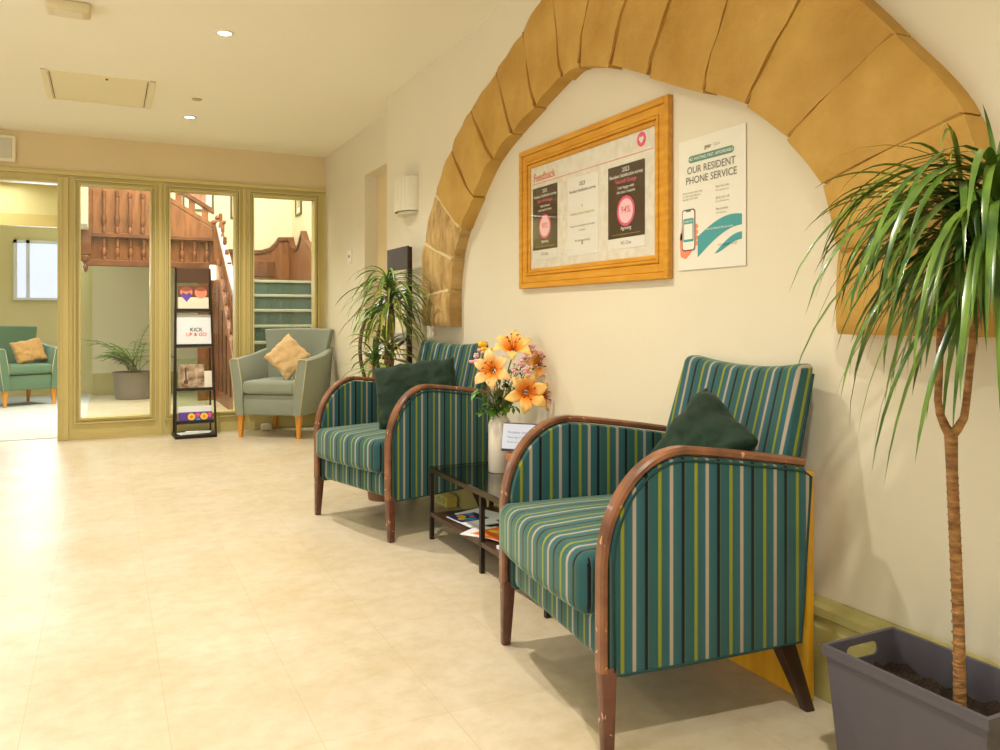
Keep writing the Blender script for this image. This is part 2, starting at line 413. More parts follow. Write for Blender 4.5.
def flat(bm, pts, F, z0, z1):
    """thin printed shape on a sheet: closed 2-D outline in sheet coordinates"""
    A = [bm.verts.new(F @ Vector((p[0], p[1], z1))) for p in pts]; B = [bm.verts.new(F @ Vector((p[0], p[1], z0))) for p in pts]
    n = len(pts); bm.faces.new(A); bm.faces.new(B[::-1])
    for i in range(n): bm.faces.new((A[i], B[i], B[(i+1) % n], A[(i+1) % n]))
def rect2(x0, x1, y0, y1): return [(x0, y0), (x1, y0), (x1, y1), (x0, y1)]
def ell(cx, cy, rx, ry, n=28): return [(cx+rx*math.cos(2*PI*k/n), cy+ry*math.sin(2*PI*k/n)) for k in range(n)]
def ring2(bm, cx, cy, ro, ri, F, z0, z1, n=32):
    for k in range(n):
        a = 2*PI*k/n; b = 2*PI*(k+1)/n
        flat(bm, [(cx+ro*math.cos(a), cy+ro*math.sin(a)), (cx+ro*math.cos(b), cy+ro*math.sin(b)), (cx+ri*math.cos(b), cy+ri*math.sin(b)), (cx+ri*math.cos(a), cy+ri*math.sin(a))], F, z0, z1)

# ================================================================ room shell
WX = 1.715      # arch wall
FX = 1.84       # recessed wall beyond it
PY = 7.48       # partition front
bm = new(); box(bm, -3.6, 2.9, -3.1, 13, -.1, 0); struct('floor', bm, FLOOR)
bm = new(); box(bm, -3.6, 2.2, -3.1, 7.62, 2.5, 2.6); struct('ceiling', bm, CEIL)
bm = new(); box(bm, WX, WX+.5, -3.1, 5.26, 0, 2.5); struct('wall_right', bm, WALL)
bm = new()
box(bm, FX, FX+.4, 5.26, 5.50, 0, 2.5); box(bm, FX, FX+.4, 5.50, 6.20, 2.13, 2.5); box(bm, FX, FX+.4, 6.20, 7.62, 0, 2.5)
struct('wall_right.001', bm, WALL)
bm = new(); box(bm, FX+.10, FX+.14, 5.50, 6.20, 0, 2.13)
for y0, y1 in ((5.58, 5.82), (5.88, 6.12)):
    box(bm, FX+.09, FX+.105, y0, y1, .2, .95, .004); box(bm, FX+.09, FX+.105, y0, y1, 1.1, 2.0, .004)
struct('door_1', bm, WALL_TAN)
# unseen back and left walls, windows placed to let fill light in
bm = new(); box(bm, -3.6, -3.3, -3.2, -3.0, 0, 2.5); box(bm, -.8, 2.2, -3.2, -3.0, 0, 2.5)
box(bm, -3.3, -.8, -3.2, -3.0, 0, .4); box(bm, -3.3, -.8, -3.2, -3.0, 2.46, 2.5); struct('wall_back', bm, WALL)
bm = new(); box(bm, -3.6, -3.5, -3.0, .7, 0, 2.5); box(bm, -3.6, -3.5, 4.5, 7.62, 0, 2.5)
box(bm, -3.6, -3.5, .7, 4.5, 0, .35); box(bm, -3.6, -3.5, .7, 4.5, 2.45, 2.5); struct('wall_left', bm, WALL)
def sash(name, axis, a0, a1, c, z0, z1, nv):
    r = empty(name, (0, 0, 0)); r['kind'] = 'structure'
    bm = new()
    def B(a, b, zz0, zz1, d=.03):
        (box(bm, a, b, c-d, c+d, zz0, zz1) if axis == 'x' else box(bm, c-d, c+d, a, b, zz0, zz1))
    B(a0, a1, z0, z0+.06); B(a0, a1, z1-.06, z1)
    for k in range(nv+1):
        x = a0+(a1-a0)*k/nv; B(max(a0, x-.03), min(a1, x+.03), z0, z1)
    B(a0, a1, (z0+z1)/2+.35, (z0+z1)/2+.39)
    obj('window_frame', bm, mat('white_gloss_paint', (236, 236, 230), .4), r)
    bm = new()
    (box(bm, a0, a1, c-.004, c+.004, z0, z1) if axis == 'x' else box(bm, c-.004, c+.004, a0, a1, z0, z1))
    obj('window_pane', bm, PGLASS, r)
sash('window_2', 'x', -3.3, -.8, -3.1, .4, 2.46, 4)
sash('window_3', 'y', .7, 4.5, -3.55, .35, 2.45, 4)

# skirting on the arch wall: flat board with moulded top
def skirting(name, x, y0, y1, m=SKIRT, h=.26):
    prof = [(x, 0), (x-.030, 0), (x-.030, h-.075), (x-.024, h-.07), (x-.024, h-.05), (x-.034, h-.042), (x-.034, h-.02), (x-.018, h-.012), (x-.012, h), (x, h)]
    bm = new()
    pr = [(p[0], p[1]) for p in prof]
    prism(bm, pr, 1, y0, y1); return struct(name, bm, m)
skirting('baseboard_right', WX, -3.0, 5.26)
skirting('baseboard_right.001', FX, 6.2, 7.48)

# ---------------------------------------------------------------- stone arch
JO = [(4.39, .953), (4.385, 1.12), (4.355, 1.43), (4.18, 1.69), (3.965, 1.89), (3.715, 2.045), (3.42, 2.16), (3.15, 2.265), (2.89, 2.37), (2.53, 2.42),
      (2.23, 2.345), (1.965, 2.235), (1.74, 2.11), (1.50, 1.905), (1.285, 1.665), (1.115, 1.44), (1.05, 1.17), (1.05, .956)]
JI = [(3.975, .95), (3.975, 1.15), (3.935, 1.31), (3.835, 1.465), (3.675, 1.606), (3.47, 1.757), (3.27, 1.838), (3.047, 1.906), (2.815, 1.972), (2.69, 1.985),
      (2.475, 1.92), (2.25, 1.822), (1.96, 1.695), (1.775, 1.61), (1.615, 1.488), (1.49, 1.345), (1.445, 1.17), (1.445, .956)]
SX = WX-.080
arch = empty('stone_arch', (WX, 2.7, 0), 'large ochre-painted sandstone arch of wedge-shaped blocks on the cream wall', 'arch')
def cr(p0, p1, p2, p3, t):
    return .5*((2*p1)+(-p0+p2)*t+(2*p0-5*p1+4*p2-p3)*t*t+(-p0+3*p1-3*p2+p3)*t**3)
def curve_pts(J, i, n):
    g = lambda k: Vector(J[max(0, min(len(J)-1, k))])
    return [cr(g(i-1), g(i), g(i+1), g(i+2), k/n) for k in range(n+1)]
rs = random.Random(3)
for i in range(len(JO)-1):
    n = 8; m_ = 8
    po = curve_pts(JO, i, n); pi_ = curve_pts(JI, i, n)
    jit = rs.uniform(-.006, .006); inj = rs.uniform(-.008, .008)
    bm = new(); F = {}; Bk = {}
    for a in range(n+1):
        for b in range(m_+1):
            u = a/n; v = b/m_
            q = pi_[a].lerp(po[a], v)
            c = (pi_[0]+pi_[-1]+po[0]+po[-1])/4
            # shrink slightly at joints to leave a groove
            gap = .0035
            dirj = (pi_[-1]-pi_[0]).normalized()
            if a == 0: q = q+dirj*gap
            if a == n: q = q-dirj*gap
            dd = (po[a]-pi_[a]).normalized()
            q = q-dd*(inj*(1-v)**3)
            edge = min(u, 1-u)*n/2; ev = v*m_/2; eo = (1-v)*m_/2
            drop = .008*max(0, 1-edge)**2+.014*max(0, 1-ev)**2+.008*max(0, 1-eo)**2
            wob = .005*math.sin(9*q[0]+5*q[1]+i*2)+.003*math.sin(31*q[0]-23*q[1]+i)
            F[a, b] = bm.verts.new((SX+drop+wob+jit*.8, q[0], q[1]))
            if a in (0, n) or b in (0, m_): Bk[a, b] = bm.verts.new((WX+.02, q[0], q[1]))
    for a in range(n):
        for b in range(m_): bm.faces.new((F[a, b], F[a+1, b], F[a+1, b+1], F[a, b+1]))
    per = [(a, 0) for a in range(n)]+[(n, b) for b in range(m_)]+[(a, m_) for a in range(n, 0, -1)]+[(0, b) for b in range(m_, 0, -1)]
    for k in range(len(per)):
        p, q = per[k], per[(k+1) % len(per)]
        bm.faces.new((F[p], F[q], Bk[q], Bk[p]))
    bmesh.ops.recalc_face_normals(bm, faces=bm.faces[:])
    mm = BARE if i < 3 else STONE
    M0 = Matrix.Translation(-arch.location); bmesh.ops.transform(bm, matrix=M0, verts=bm.verts[:])
    o = obj('voussoir', bm, mm, arch, smooth=50)
    if i < 3: o['label'] = 'bare unpainted tooled stone block'
    # mortar bed between stones
for i in range(1, len(JO)-1):
    a = Vector(JI[i]); b = Vector(JO[i]); d = (JI[min(i+1, len(JI)-1)][0]-JI[i-1][0], JI[min(i+1, len(JI)-1)][1]-JI[i-1][1])
    d = Vector(d).normalized()*(.008 if i <= 3 else .005)
    a2 = a+(b-a)*.02; b2 = a+(b-a)*.985
    bm = new(); prism(bm, [(p[0], p[1]) for p in (a2-d, a2+d, b2+d, b2-d)], 0, (SX+.004 if i <= 3 else SX+.014), WX+.01)
    bmesh.ops.transform(bm, matrix=Matrix.Translation(-arch.location), verts=bm.verts[:])
    obj('mortar_joint', bm, MORTAR_RAW if i <= 3 else MORTAR, arch)

# ---------------------------------------------------------------- partition of olive framing
def moulding(bm, x0, x1, z0, z1):
    """stepped bead around an opening, on the room side"""
    for k, (w_, d) in enumerate(((.012, .022), (.012, .012), (.014, .03))):
        o = .012*k+.004*k
        a0, a1, b0, b1 = x0-.045+o, x1+.045-o, z0-.045+o, z1+.045-o
        y0 = PY-d; y1 = PY+.02
        box(bm, a0, a0+w_, y0, y1, b0, b1); box(bm, a1-w_, a1, y0, y1, b0, b1)
        box(bm, a0+w_, a1-w_, y0, y1, b1-w_, b1); box(bm, a0+w_, a1-w_, y0, y1, b0, b0+w_)
part = empty('wall_far', (0, 0, 0)); part['kind'] = 'structure'
bm = new(); box(bm, -3.6, 2.2, PY, PY+.14, 2.2, 2.5); obj('wall_panel', bm, WALL_TAN, part)
bm = new(); box(bm, -3.6, -1.75, PY, PY+.14, 0, 2.2); obj('wall_panel', bm, WALL, part)
bm = new()
panes = [(-.19, .338), (.497, 1.028), (1.192, 1.734)]
ZB, ZT = .175, 2.095
xs = [-.355]+[v for p in panes for v in p]+[FX]
box(bm, -.355, FX, PY, PY+.10, 0, ZB); box(bm, -1.75, FX, PY, PY+.10, ZT, 2.2)
box(bm, -.355, panes[0][0], PY, PY+.10, ZB, ZT); box(bm, panes[0][1], panes[1][0], PY, PY+.10, ZB, ZT)
box(bm, panes[1][1], panes[2][0], PY, PY+.10, ZB, ZT); box(bm, panes[2][1], FX, PY, PY+.10, ZB, ZT)
box(bm, -1.75, -1.62, PY, PY+.10, 0, ZT)
for p in panes: moulding(bm, p[0], p[1], ZB, ZT)
# cover strips on mullions and architrave round the opening
for c in ((panes[0][1]+panes[1][0])/2, (panes[1][1]+panes[2][0])/2): box(bm, c-.012, c+.012, PY-.012, PY+.01, .0, 2.15)
box(bm, -.355, -.275, PY-.02, PY+.01, 0, 2.15, .005); box(bm, -.335, -.32, PY-.03, PY, 0, 2.14)
box(bm, -1.7, FX, PY-.028, PY+.01, 2.165, 2.2, .006); box(bm, -1.62, -.3, PY-.018, PY+.01, 2.095, 2.115, .004)
obj('partition_frame', bm, OLIVE, part)
for k, p in enumerate(panes):
    w_ = empty('window_%d' % (k+4), (0, 0, 0)); w_['kind'] = 'structure'
    bm = new(); box(bm, p[0]-.01, p[1]+.01, PY+.045, PY+.053, ZB-.01, ZT+.01); obj('window_pane', bm, GLASS, w_)

# ---------------------------------------------------------------- far room and stair hall shell
BY = 12.0
bm = new(); box(bm, -3.6, -.36, BY, BY+.1, 0, 1.23); box(bm, -3.6, -1.06, BY, BY+.1, 1.23, 2.0); box(bm, -.36, -.16, BY, BY+.1, 0, 4.5); box(bm, -3.6, -.36, BY, BY+.1, 2.0, 4.5)
struct('wall_far.001', bm, mat('olive_cream_wall', (220, 210, 160), .7))
bm = new(); box(bm, -.16, 2.5, 11.7, 12.1, 0, 4.5); struct('wall_far.002', bm, mat('pale_hall_wall', (226, 220, 196), .7))
bm = new(); box(bm, 2.40, 2.6, 7.62, 11.7, 0, 4.5); struct('wall_right.002', bm, mat('pale_hall_wall', (226, 220, 196), .7))
bm = new(); box(bm, FX, 2.4, 7.58, 7.68, 0, 4.5); struct('wall_right.003', bm, WALL)
bm = new(); box(bm, -3.7, -3.5, 7.6, 12.1, 0, 2.6); struct('wall_left.001', bm, WALL)
bm = new(); box(bm, -.30, 2.6, 7.62, 12.1, 4.45, 4.55); box(bm, -.36, 2.6, 7.56, 7.62, 2.5, 4.5); struct('ceiling.001', bm, CEIL)
bm = new(); box(bm, -3.6, -.30, 7.62, 12.1, 2.55, 2.65); struct('ceiling.002', bm, mat('warm_ceiling', (222, 212, 170), .75))
bm = new(); box(bm, -.30, -.18, 9.6, 12.0, 2.0, 4.5); box(bm, -.36, -.28, 7.62, 12.0, 2.5, 4.5); struct('wall_left.002', bm, mat('pale_hall_wall', (226, 220, 196), .7))
bm = new(); box(bm, -3.6, -.25, 10.2, 10.5, 2.03, 2.55); struct('trim_1', bm, mat('olive_beam_paint', (204, 192, 130), .6))
bm = new(); box(bm, -3.6, -.25, 10.12, 10.2, 2.0, 2.13); struct('trim_2', bm, mat('ochre_beam_edge', (186, 166, 96), .6))
bm = new(); box(bm, -3.6, -.18, 7.64, 11.95, 0, .006); struct('floor.001', bm, carpet_floor())
bm = new(); box(bm, -.16, .9, 11.66, 11.70, 0, .28, .008); struct('baseboard_far', bm, SKIRT)
# window of the far room
wn = empty('window_1', (0, 0, 0)); wn['kind'] = 'structure'
bm = new()
for a, b in ((-1.06, -1.02), (-.92, -.88), (-.44, -.40), (-.40, -.36)): box(bm, a, b, 11.94, 12.02, 1.23, 2.0)
box(bm, -1.06, -.36, 11.93, 12.02, 1.23, 1.26); box(bm, -1.06, -.36, 11.94, 12.02, 1.96, 2.0)
obj('window_frame', bm, mat('blue_white_frame', (220, 226, 232), .4), wn)
bm = new(); box(bm, -1.02, -.40, 11.985, 11.99, 1.26, 1.96); obj('window_pane', bm, emit('frosted_daylight_pane', (184, 192, 222), 1.0), wn)

# ---------------------------------------------------------------- staircase
st = empty('staircase', (1.8, 9.6, 0), 'oak panelled staircase with turned balusters and teal carpet beyond the glass', 'staircase')
def so(name, bm, m, **k):
    bmesh.ops.transform(bm, matrix=Matrix.Translation((-1.8, -9.6, 0)), verts=bm.verts[:])
    return obj(name, bm, m, st, **k)
N8 = 8; R_ = .1835; G = .235; Y0 = 8.62
for i in range(N8):
    bm = new(); y = Y0+G*i; box(bm, 1.27, 2.40, y, (y+G+.03 if i < N8-1 else 11.7), R_*i if i else .0, R_*(i+1), 0); so('step', bm, CARPET)
    bm = new(); box(bm, 1.27, 2.40, y-.02, y+.0, R_*(i+1)-.03, R_*(i+1)+.004, .006); so('nosing', bm, mat('pale_nosing', (170, 176, 160), .7))
# string + side panelling of the lower flight (faces the camera side)
bm = new(); yE = Y0+G*(N8-1)
prism(bm, [(Y0-.1, 0), (Y0-.1, .25), (yE, 1.72), (10.35, 1.72), (10.35, 0)], 0, 1.20, 1.27); so('side_panelling', bm, STAIRW)
for k in range(4):
    y = 9.0+k*.33; zt = .25+(y-Y0+.1)/(yE-Y0+.1)*1.47-.12
    bm = new(); box(bm, 1.185, 1.20, y, y+.22, .15, max(.3, zt), .006); so('raised_panel', bm, STAIRD)
# lower handrail with balusters
bm = new(); box(bm, 1.17, 1.30, 10.30, 10.43, 1.3, 2.15, .01); box(bm, 1.155, 1.315, 10.285, 10.445, 2.15, 2.19, .01)
lathe(bm, [(.0, 2.26), (.03, 2.25), (.045, 2.22), (.03, 2.19)], 16, (1.235, 10.365)); so('newel_post', bm, STAIRW)
bm = new(); box(bm, 1.18, 1.29, Y0-.2, Y0-.09, 0, 1.15, .01); lathe(bm, [(0, 1.26), (.04, 1.25), (.06, 1.2), (.04, 1.15)], 16, (1.235, Y0-.145)); so('newel_post', bm, STAIRW)
bm = new(); tube(bm, [(1.235, Y0-.1, 1.08), (1.235, 9.3, 1.50), (1.235, 10.3, 2.13)], .04, 12); so('handrail', bm, mat('white_painted_rail', (206, 204, 210), .3), smooth=True)
bm = new(); tube(bm, [(1.235, Y0-.1, 1.00), (1.235, 9.3, 1.42), (1.235, 10.3, 2.05)], .035, 8); so('handrail', bm, STAIRW, smooth=True)
def baluster(x, y, z0, z1):
    bm = new(); h = z1-z0
    prof = [(0, z0), (.022, z0), (.022, z0+.12*h), (.012, z0+.15*h), (.028, z0+.28*h), (.03, z0+.36*h), (.013, z0+.5*h), (.02, z0+.56*h), (.013, z0+.6*h), (.025, z0+.78*h), (.013, z0+.86*h), (.022, z0+.88*h), (.022, z1), (0, z1)]
    lathe(bm, prof, 10, (x, y)); return bm
for k in range(9):
    y = Y0+.02+k*.19; zz = .27+(y-Y0+.1)/(yE-Y0+.1)*1.45
    so('baluster', baluster(1.235, y, zz, zz+.62 if k else zz+.6), STAIRW, smooth=True)
# upper flight rising to the left behind the partition, seen from the open side
S = -.60
def zr(x, z): return z+(1.22-x)*-S
bm = new(); prism(bm, [(1.18, zr(1.18, 2.24)), (1.18, zr(1.18, 2.30)), (-.2, zr(-.2, 2.30)), (-.2, zr(-.2, 2.24))], 1, 10.31, 10.42, .006); so('handrail', bm, STAIRD)
bm = new(); prism(bm, [(1.18, zr(1.18, 2.06)), (1.18, zr(1.18, 2.12)), (-.2, zr(-.2, 2.12)), (-.2, zr(-.2, 2.06))], 1, 10.33, 10.40, .004)
for k in range(9):
    x = 1.08-k*.15; prism(bm, [(x-.035, zr(x-.035, 2.10)), (x+.035, zr(x+.035, 2.10)), (x+.035, zr(x+.035, 2.25)), (x-.035, zr(x-.035, 2.25))], 1, 10.34, 10.39)
so('pierced_rail_panel', bm, STAIRW)
bm = new(); prism(bm, [(1.18, 1.95), (1.18, 2.07), (-.2, zr(-.2, 2.07)), (-.2, 1.95)], 1, 10.335, 10.40); so('side_panelling', bm, STAIRW)
for k in range(9):
    x = 1.10-k*.14
    so('baluster', baluster(x, 10.365, 1.66, 1.97), STAIRW, smooth=True)
for k in range(6):
    x = .52-k*.135; so('baluster', baluster(x, 10.31, 1.98, 2.46), STAIRD, smooth=True)
bm = new(); box(bm, -.2, 1.18, 10.30, 10.43, 1.93, 1.98, .006); box(bm, -.2, 1.18, 10.30, 10.43, 1.60, 1.67, .006); so('gallery_beam', bm, STAIRD)
bm = new(); box(bm, -.2, 1.18, 10.39, 10.43, 1.62, 2.02); so('side_panelling', bm, STAIRW)
bm = new(); box(bm, 1.0, 1.2, 10.36, 10.43, 0, 1.62)
for x in (1.03,): box(bm, x, x+.13, 10.345, 10.365, .15, 1.5, .006)
so('side_panelling', bm, STAIRW)
bm = new()
prism(bm, [(-.2, 1.95), (1.2, 1.62), (1.2, 1.70), (-.2, 2.04)], 1, 10.44, 11.68); so('stair_soffit', bm, mat('pale_hall_wall', (226, 220, 196), .7))
bm = new(); box(bm, -.27, -.15, 10.27, 10.39, 1.72, 2.5, .01)
lathe(bm, [(.0, 1.52), (.018, 1.54), (.03, 1.58), (.018, 1.62), (.055, 1.66), (.06, 1.70), (.04, 1.74)], 16, (-.21, 10.33)); so('newel_drop', bm, STAIRD)
# panelled dado round the landing with swept top
bm = new()
top = [(1.22, 1.97), (1.45, 1.93), (1.75, 1.92), (1.95, 1.93), (2.07, 1.97), (2.15, 2.05), (2.19, 2.12), (2.40, 2.13)]
prism(bm, [(1.22, 1.45)]+top+[(2.40, 1.45)], 1, 11.62, 11.70); so('landing_panelling', bm, STAIRW)
bm = new()
for a, b in ((1.32, 1.72), (1.80, 2.14)): box(bm, a, b, 11.605, 11.63, 1.58, 1.80, .008)
for p, q in zip(top, top[1:]): prism(bm, [(p[0], p[1]-.03), (q[0], q[1]-.03), (q[0], q[1]+.02), (p[0], p[1]+.02)], 1, 11.59, 11.70)
so('panel_moulding', bm, STAIRD)
bm = new()
tp = [(11.62, 2.13), (11.55, 2.08), (11.42, 1.97), (11.2, 1.94), (11.0, 1.97), (10.85, 2.08), (10.78, 2.14), (10.6, 2.0), (10.3, 1.9), (8.5, .95)]
prism(bm, [(11.62, 1.3)]+tp+[(8.5, .05)], 0, 2.34, 2.40); so('landing_panelling', bm, STAIRW)
bm = new()
for p, q in zip(tp, tp[1:]): prism(bm, [(p[0], p[1]-.03), (q[0], q[1]-.03), (q[0], q[1]+.02), (p[0], p[1]+.02)], 0, 2.32, 2.40)
so('panel_moulding', bm, STAIRD)
# small glowing box added to stand for a ceiling light's reflection
wl = empty('stair_light_reflection', (1.16, 10.30, 1.55), 'small white glow standing in for a ceiling light reflection behind the leaflet rack', 'wall light')
bm = new(); box(bm, -.035, .035, -.05, .01, -.09, .09, .01); obj('glow_box', bm, emit('white_reflection_glow', (255, 244, 214), 2.2), wl)
bm = new(); box(bm, -.02, .02, .012, .05, -.02, .096); box(bm, -.04, .04, -.055, .015, .09, .10); obj('bracket', bm, BRONZE, wl)  # made-up mount for the reflection glow, not a real fitting

# framed pictures in the hall
def picture(x0, x1, z0, z1, y, label, art, side=False, fm=None):
    cx = (x0+x1)/2; r = empty('framed_picture', ((y, cx, z0) if side else (cx, y, z0)), label, 'picture', 'framed pictures above the stairs')
    W = x1-x0; H = z1-z0
    def B(bm, a0, a1, c0, c1, d0, d1):
        if side: box(bm, -d1, -d0, a0, a1, c0, c1)
        else: box(bm, a0, a1, -d1, -d0, c0, c1)
    bm = new(); f = .025
    B(bm, -W/2, -W/2+f, 0, H, 0, .025); B(bm, W/2-f, W/2, 0, H, 0, .025); B(bm, -W/2+f, W/2-f, 0, f, 0, .025); B(bm, -W/2+f, W/2-f, H-f, H, 0, .025)
    obj('frame', bm, fm or mat('dark_olive_frame', (78, 72, 44), .4), r)
    bm = new(); B(bm, -W/2+f, W/2-f, f, H-f, 0, .008); obj('mount', bm, WHITE, r)
    bm = new(); B(bm, -W*.25, W*.25, H*.25, H*.78, .008, .010); obj('print', bm, art, r)
picture(.93, 1.33, 2.46, 2.9, 11.70, 'dark framed picture with a reddish print, high above the stair newel post', mat('reddish_artwork', (206, 150, 130), .5, col2=(150, 90, 90), nscale=20))
picture(1.55, 1.80, 2.38, 2.85, 11.70, 'dark framed pale print with wide white mount, above the landing panelling', mat('grey_artwork', (170, 166, 150), .5, col2=(100, 98, 90), nscale=14))
picture(11.05, 11.4, 2.42, 2.85, 2.40, 'narrow-looking dark framed picture on the right stair wall near the landing corner', mat('cream_artwork', (210, 200, 170), .5, col2=(160, 150, 120), nscale=14), side=True)

# ================================================================ ceiling fittings
def downlight(x, y, label, on=True):
    r = empty('downlight', (x, y, 2.5), label, 'ceiling light', 'recessed ceiling downlights')
    bm = new(); lathe(bm, [(.032, -.003), (.034, -.007), (.047, -.006), (.05, 0), (.05, .0)], 28); obj('rim', bm, CREAMP if not on else mat('white_metal_rim', (226, 224, 214), .35), r, smooth=True)
    bm = new(); lathe(bm, [(0, -.002), (.033, -.002), (.033, 0), (0, 0)], 24); obj('lens', bm, emit('lit_lens', (255, 247, 232), 14), r)
    l = bpy.data.lights.new('downlight_lamp', 'SPOT'); l.energy = 112; l.color = (1, .93, .82); l.spot_size = math.radians(125); l.spot_blend = 1; l.shadow_soft_size = .035
    o = bpy.data.objects.new('downlight_lamp', l); COL.objects.link(o); o.parent = r; o.location = (0, 0, -.03)
downlight(.56, 4.44, 'lit round downlight, the larger and nearer of the two seen in the ceiling')
downlight(.56, 6.41, 'lit round downlight beyond the ceiling hatch, nearer the glass partition')
downlight(.56, 2.45, 'lit round downlight over the floor in front of the near armchair, out of frame')
downlight(.56, .45, 'lit round downlight close to the camera, out of frame')
downlight(-1.5, 1.45, 'lit round downlight far to the left of the near one, out of frame')
downlight(-1.5, 4.44, 'lit round downlight left of the ceiling hatch, out of frame')

bm = new()
lathe(bm, [(0, -.008), (.03, -.007), (.034, 0)], 20); tag(obj('ceiling_sensor', bm, mat('tan_plastic', (190, 170, 120), .5), loc=(.56, 5.87, 2.5), smooth=True), 'tiny flat round sensor on the ceiling between the two downlights', 'sensor')
h = empty('ceiling_hatch', (-.035, 5.915, 2.5), 'flat cream rectangular access hatch in the ceiling', 'hatch')
bm = new(); box(bm, -.27, .27, -.34, .34, -.004, 0); obj('panel', bm, mat('hatch_cream_paint', (236, 226, 190), .6), h)
bm = new(); box(bm, -.32, -.285, -.36, .36, -.010, 0, .002); box(bm, .285, .32, -.36, .36, -.010, 0, .002); box(bm, -.32, .32, -.36, -.345, -.006, 0); box(bm, -.32, .32, .345, .36, -.006, 0); obj('frame', bm, mat('hatch_cream_paint', (236, 226, 190), .6), h)
bm = new(); box(bm, -.278, -.274, -.34, .34, -.0045, -.001); box(bm, .274, .278, -.34, .34, -.0045, -.001); obj('seam', bm, mat('seam_shadow_gap', (130, 110, 50), .8), h)
bm = new(); lathe(bm, [(0, -.012), (.006, -.012), (.008, -.004)], 12, (.04, -.30)); obj('catch', bm, DARKW, h)
d = empty('access_unit', (-.16, 4.36, 2.5), 'boxy cream ceiling unit with rounded ends at the top left', 'ceiling fitting')
bm = new(); box(bm, -.095, .095, -.06, .06, -.05, 0, .014, 3); obj('housing', bm, mat('beige_plastic', (216, 202, 160), .5), d, smooth=50)
bm = new(); box(bm, -.06, .06, -.045, .045, -.054, -.049, .002); obj('cover', bm, CREAMP, d)

# emergency light over the opening
el = empty('emergency_light', (-.80, PY, 2.345), 'white framed box light on the wall above the left opening', 'emergency light')
bm = new(); box(bm, -.155, .155, -.035, 0, -.105, .105, .008); obj('housing', bm, mat('white_plastic', (236, 226, 196), .4), el)
bm = new(); box(bm, -.13, .13, -.042, -.034, -.08, .08, .004); obj('diffuser', bm, mat('diffuser_plastic', (206, 200, 180), .35), el)

# wall sconce
sn = empty('wall_sconce', (WX, 4.78, 1.64), 'white ribbed glass half-cylinder wall sconce left of the arch', 'wall light')
bm = new(); n = 28
for k in range(n+1):
    a = PI*k/n; r = .145+(.004 if k % 2 else 0)
    pass
rings = []
for z in (0.02, .05, .23):
    rings.append([bm.verts.new((-(.095+(.005 if k % 2 else 0))*math.sin(PI*k/n), (.14)*math.cos(PI*k/n), z)) for k in range(n+1)])
for a, b in zip(rings, rings[1:]):
    for k in range(n): bm.faces.new((a[k], a[k+1], b[k+1], b[k]))
o = obj('shade', bm, mat('frosted_white_glass', (218, 212, 188), .35), sn); md = o.modifiers.new('s', 'SOLIDIFY'); md.thickness = .004
bm = new(); pts = [(-.08*math.sin(PI*k/12), .125*math.cos(PI*k/12)) for k in range(13)]
prism(bm, pts, 2, 0, .02, .003); box(bm, -.006, 0, -.05, .05, .02, .16); obj('bracket', bm, mat('satin_cream_metal', (206, 198, 170), .35), sn)

# thermostat plate on the recessed wall
tp_ = empty('wall_switch', (FX, 6.62, 1.515), 'small white square control plate on the recessed wall left of the doorway', 'switch')
bm = new(); box(bm, -.010, 0, -.055, .055, -.055, .055, .004); obj('plate', bm, mat('white_plastic2', (232, 226, 206), .4), tp_)
bm = new(); box(bm, -.016, -.009, -.01, .012, -.012, .012, .002); obj('rocker', bm, INKG, tp_)

# ================================================================ notice board and poster
# sheet frame on the arch wall: sheet x runs towards -Y, sheet y is up, sheet z out of the wall (-X)
def wallframe(y, z, x=0.): return Matrix(((0, 0, -1, x), (-1, 0, 0, y), (0, 1, 0, z), (0, 0, 0, 1)))
BW, BH = 1.084, .62
nb = empty('notice_board', (WX, 2.723, 1.132), 'oak framed glazed notice board hanging under the arch', 'notice board')
FB = wallframe(0, 0)
bm = new()
steps = [(0, .024, .016), (.024, .056, .010), (.056, .068, .014), (.068, .086, .006)]
for a, b, dpt in steps:
    for (x0, x1, y0, y1) in ((-BW/2+a, -BW/2+b, a, BH-a), (BW/2-b, BW/2-a, a, BH-a), (-BW/2+b, BW/2-b, a, b), (-BW/2+b, BW/2-b, BH-b, BH-a)):
        box(bm, -dpt-.008, 0, -x1, -x0, y0, y1, .003, 1)
obj('frame', bm, OAK, nb)
bm = new(); box(bm, -.006, 0, -BW/2+.08, BW/2-.08, .08, BH-.08); obj('backing', bm, mat('patterned_cream_backing', (236, 231, 214), .7, col2=(224, 216, 192), nscale=30), nb)
bm = new(); box(bm, -.0115, -.0105, -BW/2+.08, BW/2-.08, .08, BH-.08); obj('glass', bm, PGLASS, nb)
text('heading', [('Feedback', -.43, .470, .050, 'LEFT')], nb, RED, Matrix.Translation((-.0062, 0, 0)) @ FB)
bm = new(); flat(bm, rect2(-.44, .44, .458, .460), FB, .0062, .0068); obj('rule', bm, RED, nb)
bm = new(); ring2(bm, .372, .503, .026, .0, FB, .0062, .007); obj('badge', bm, PINK, nb)
bm = new(); flat(bm, [(.372, .488), (.386, .503), (.383, .514), (.372, .510), (.361, .514), (.358, .503)], FB, .007, .0075); obj('badge_heart', bm, WHITE, nb)
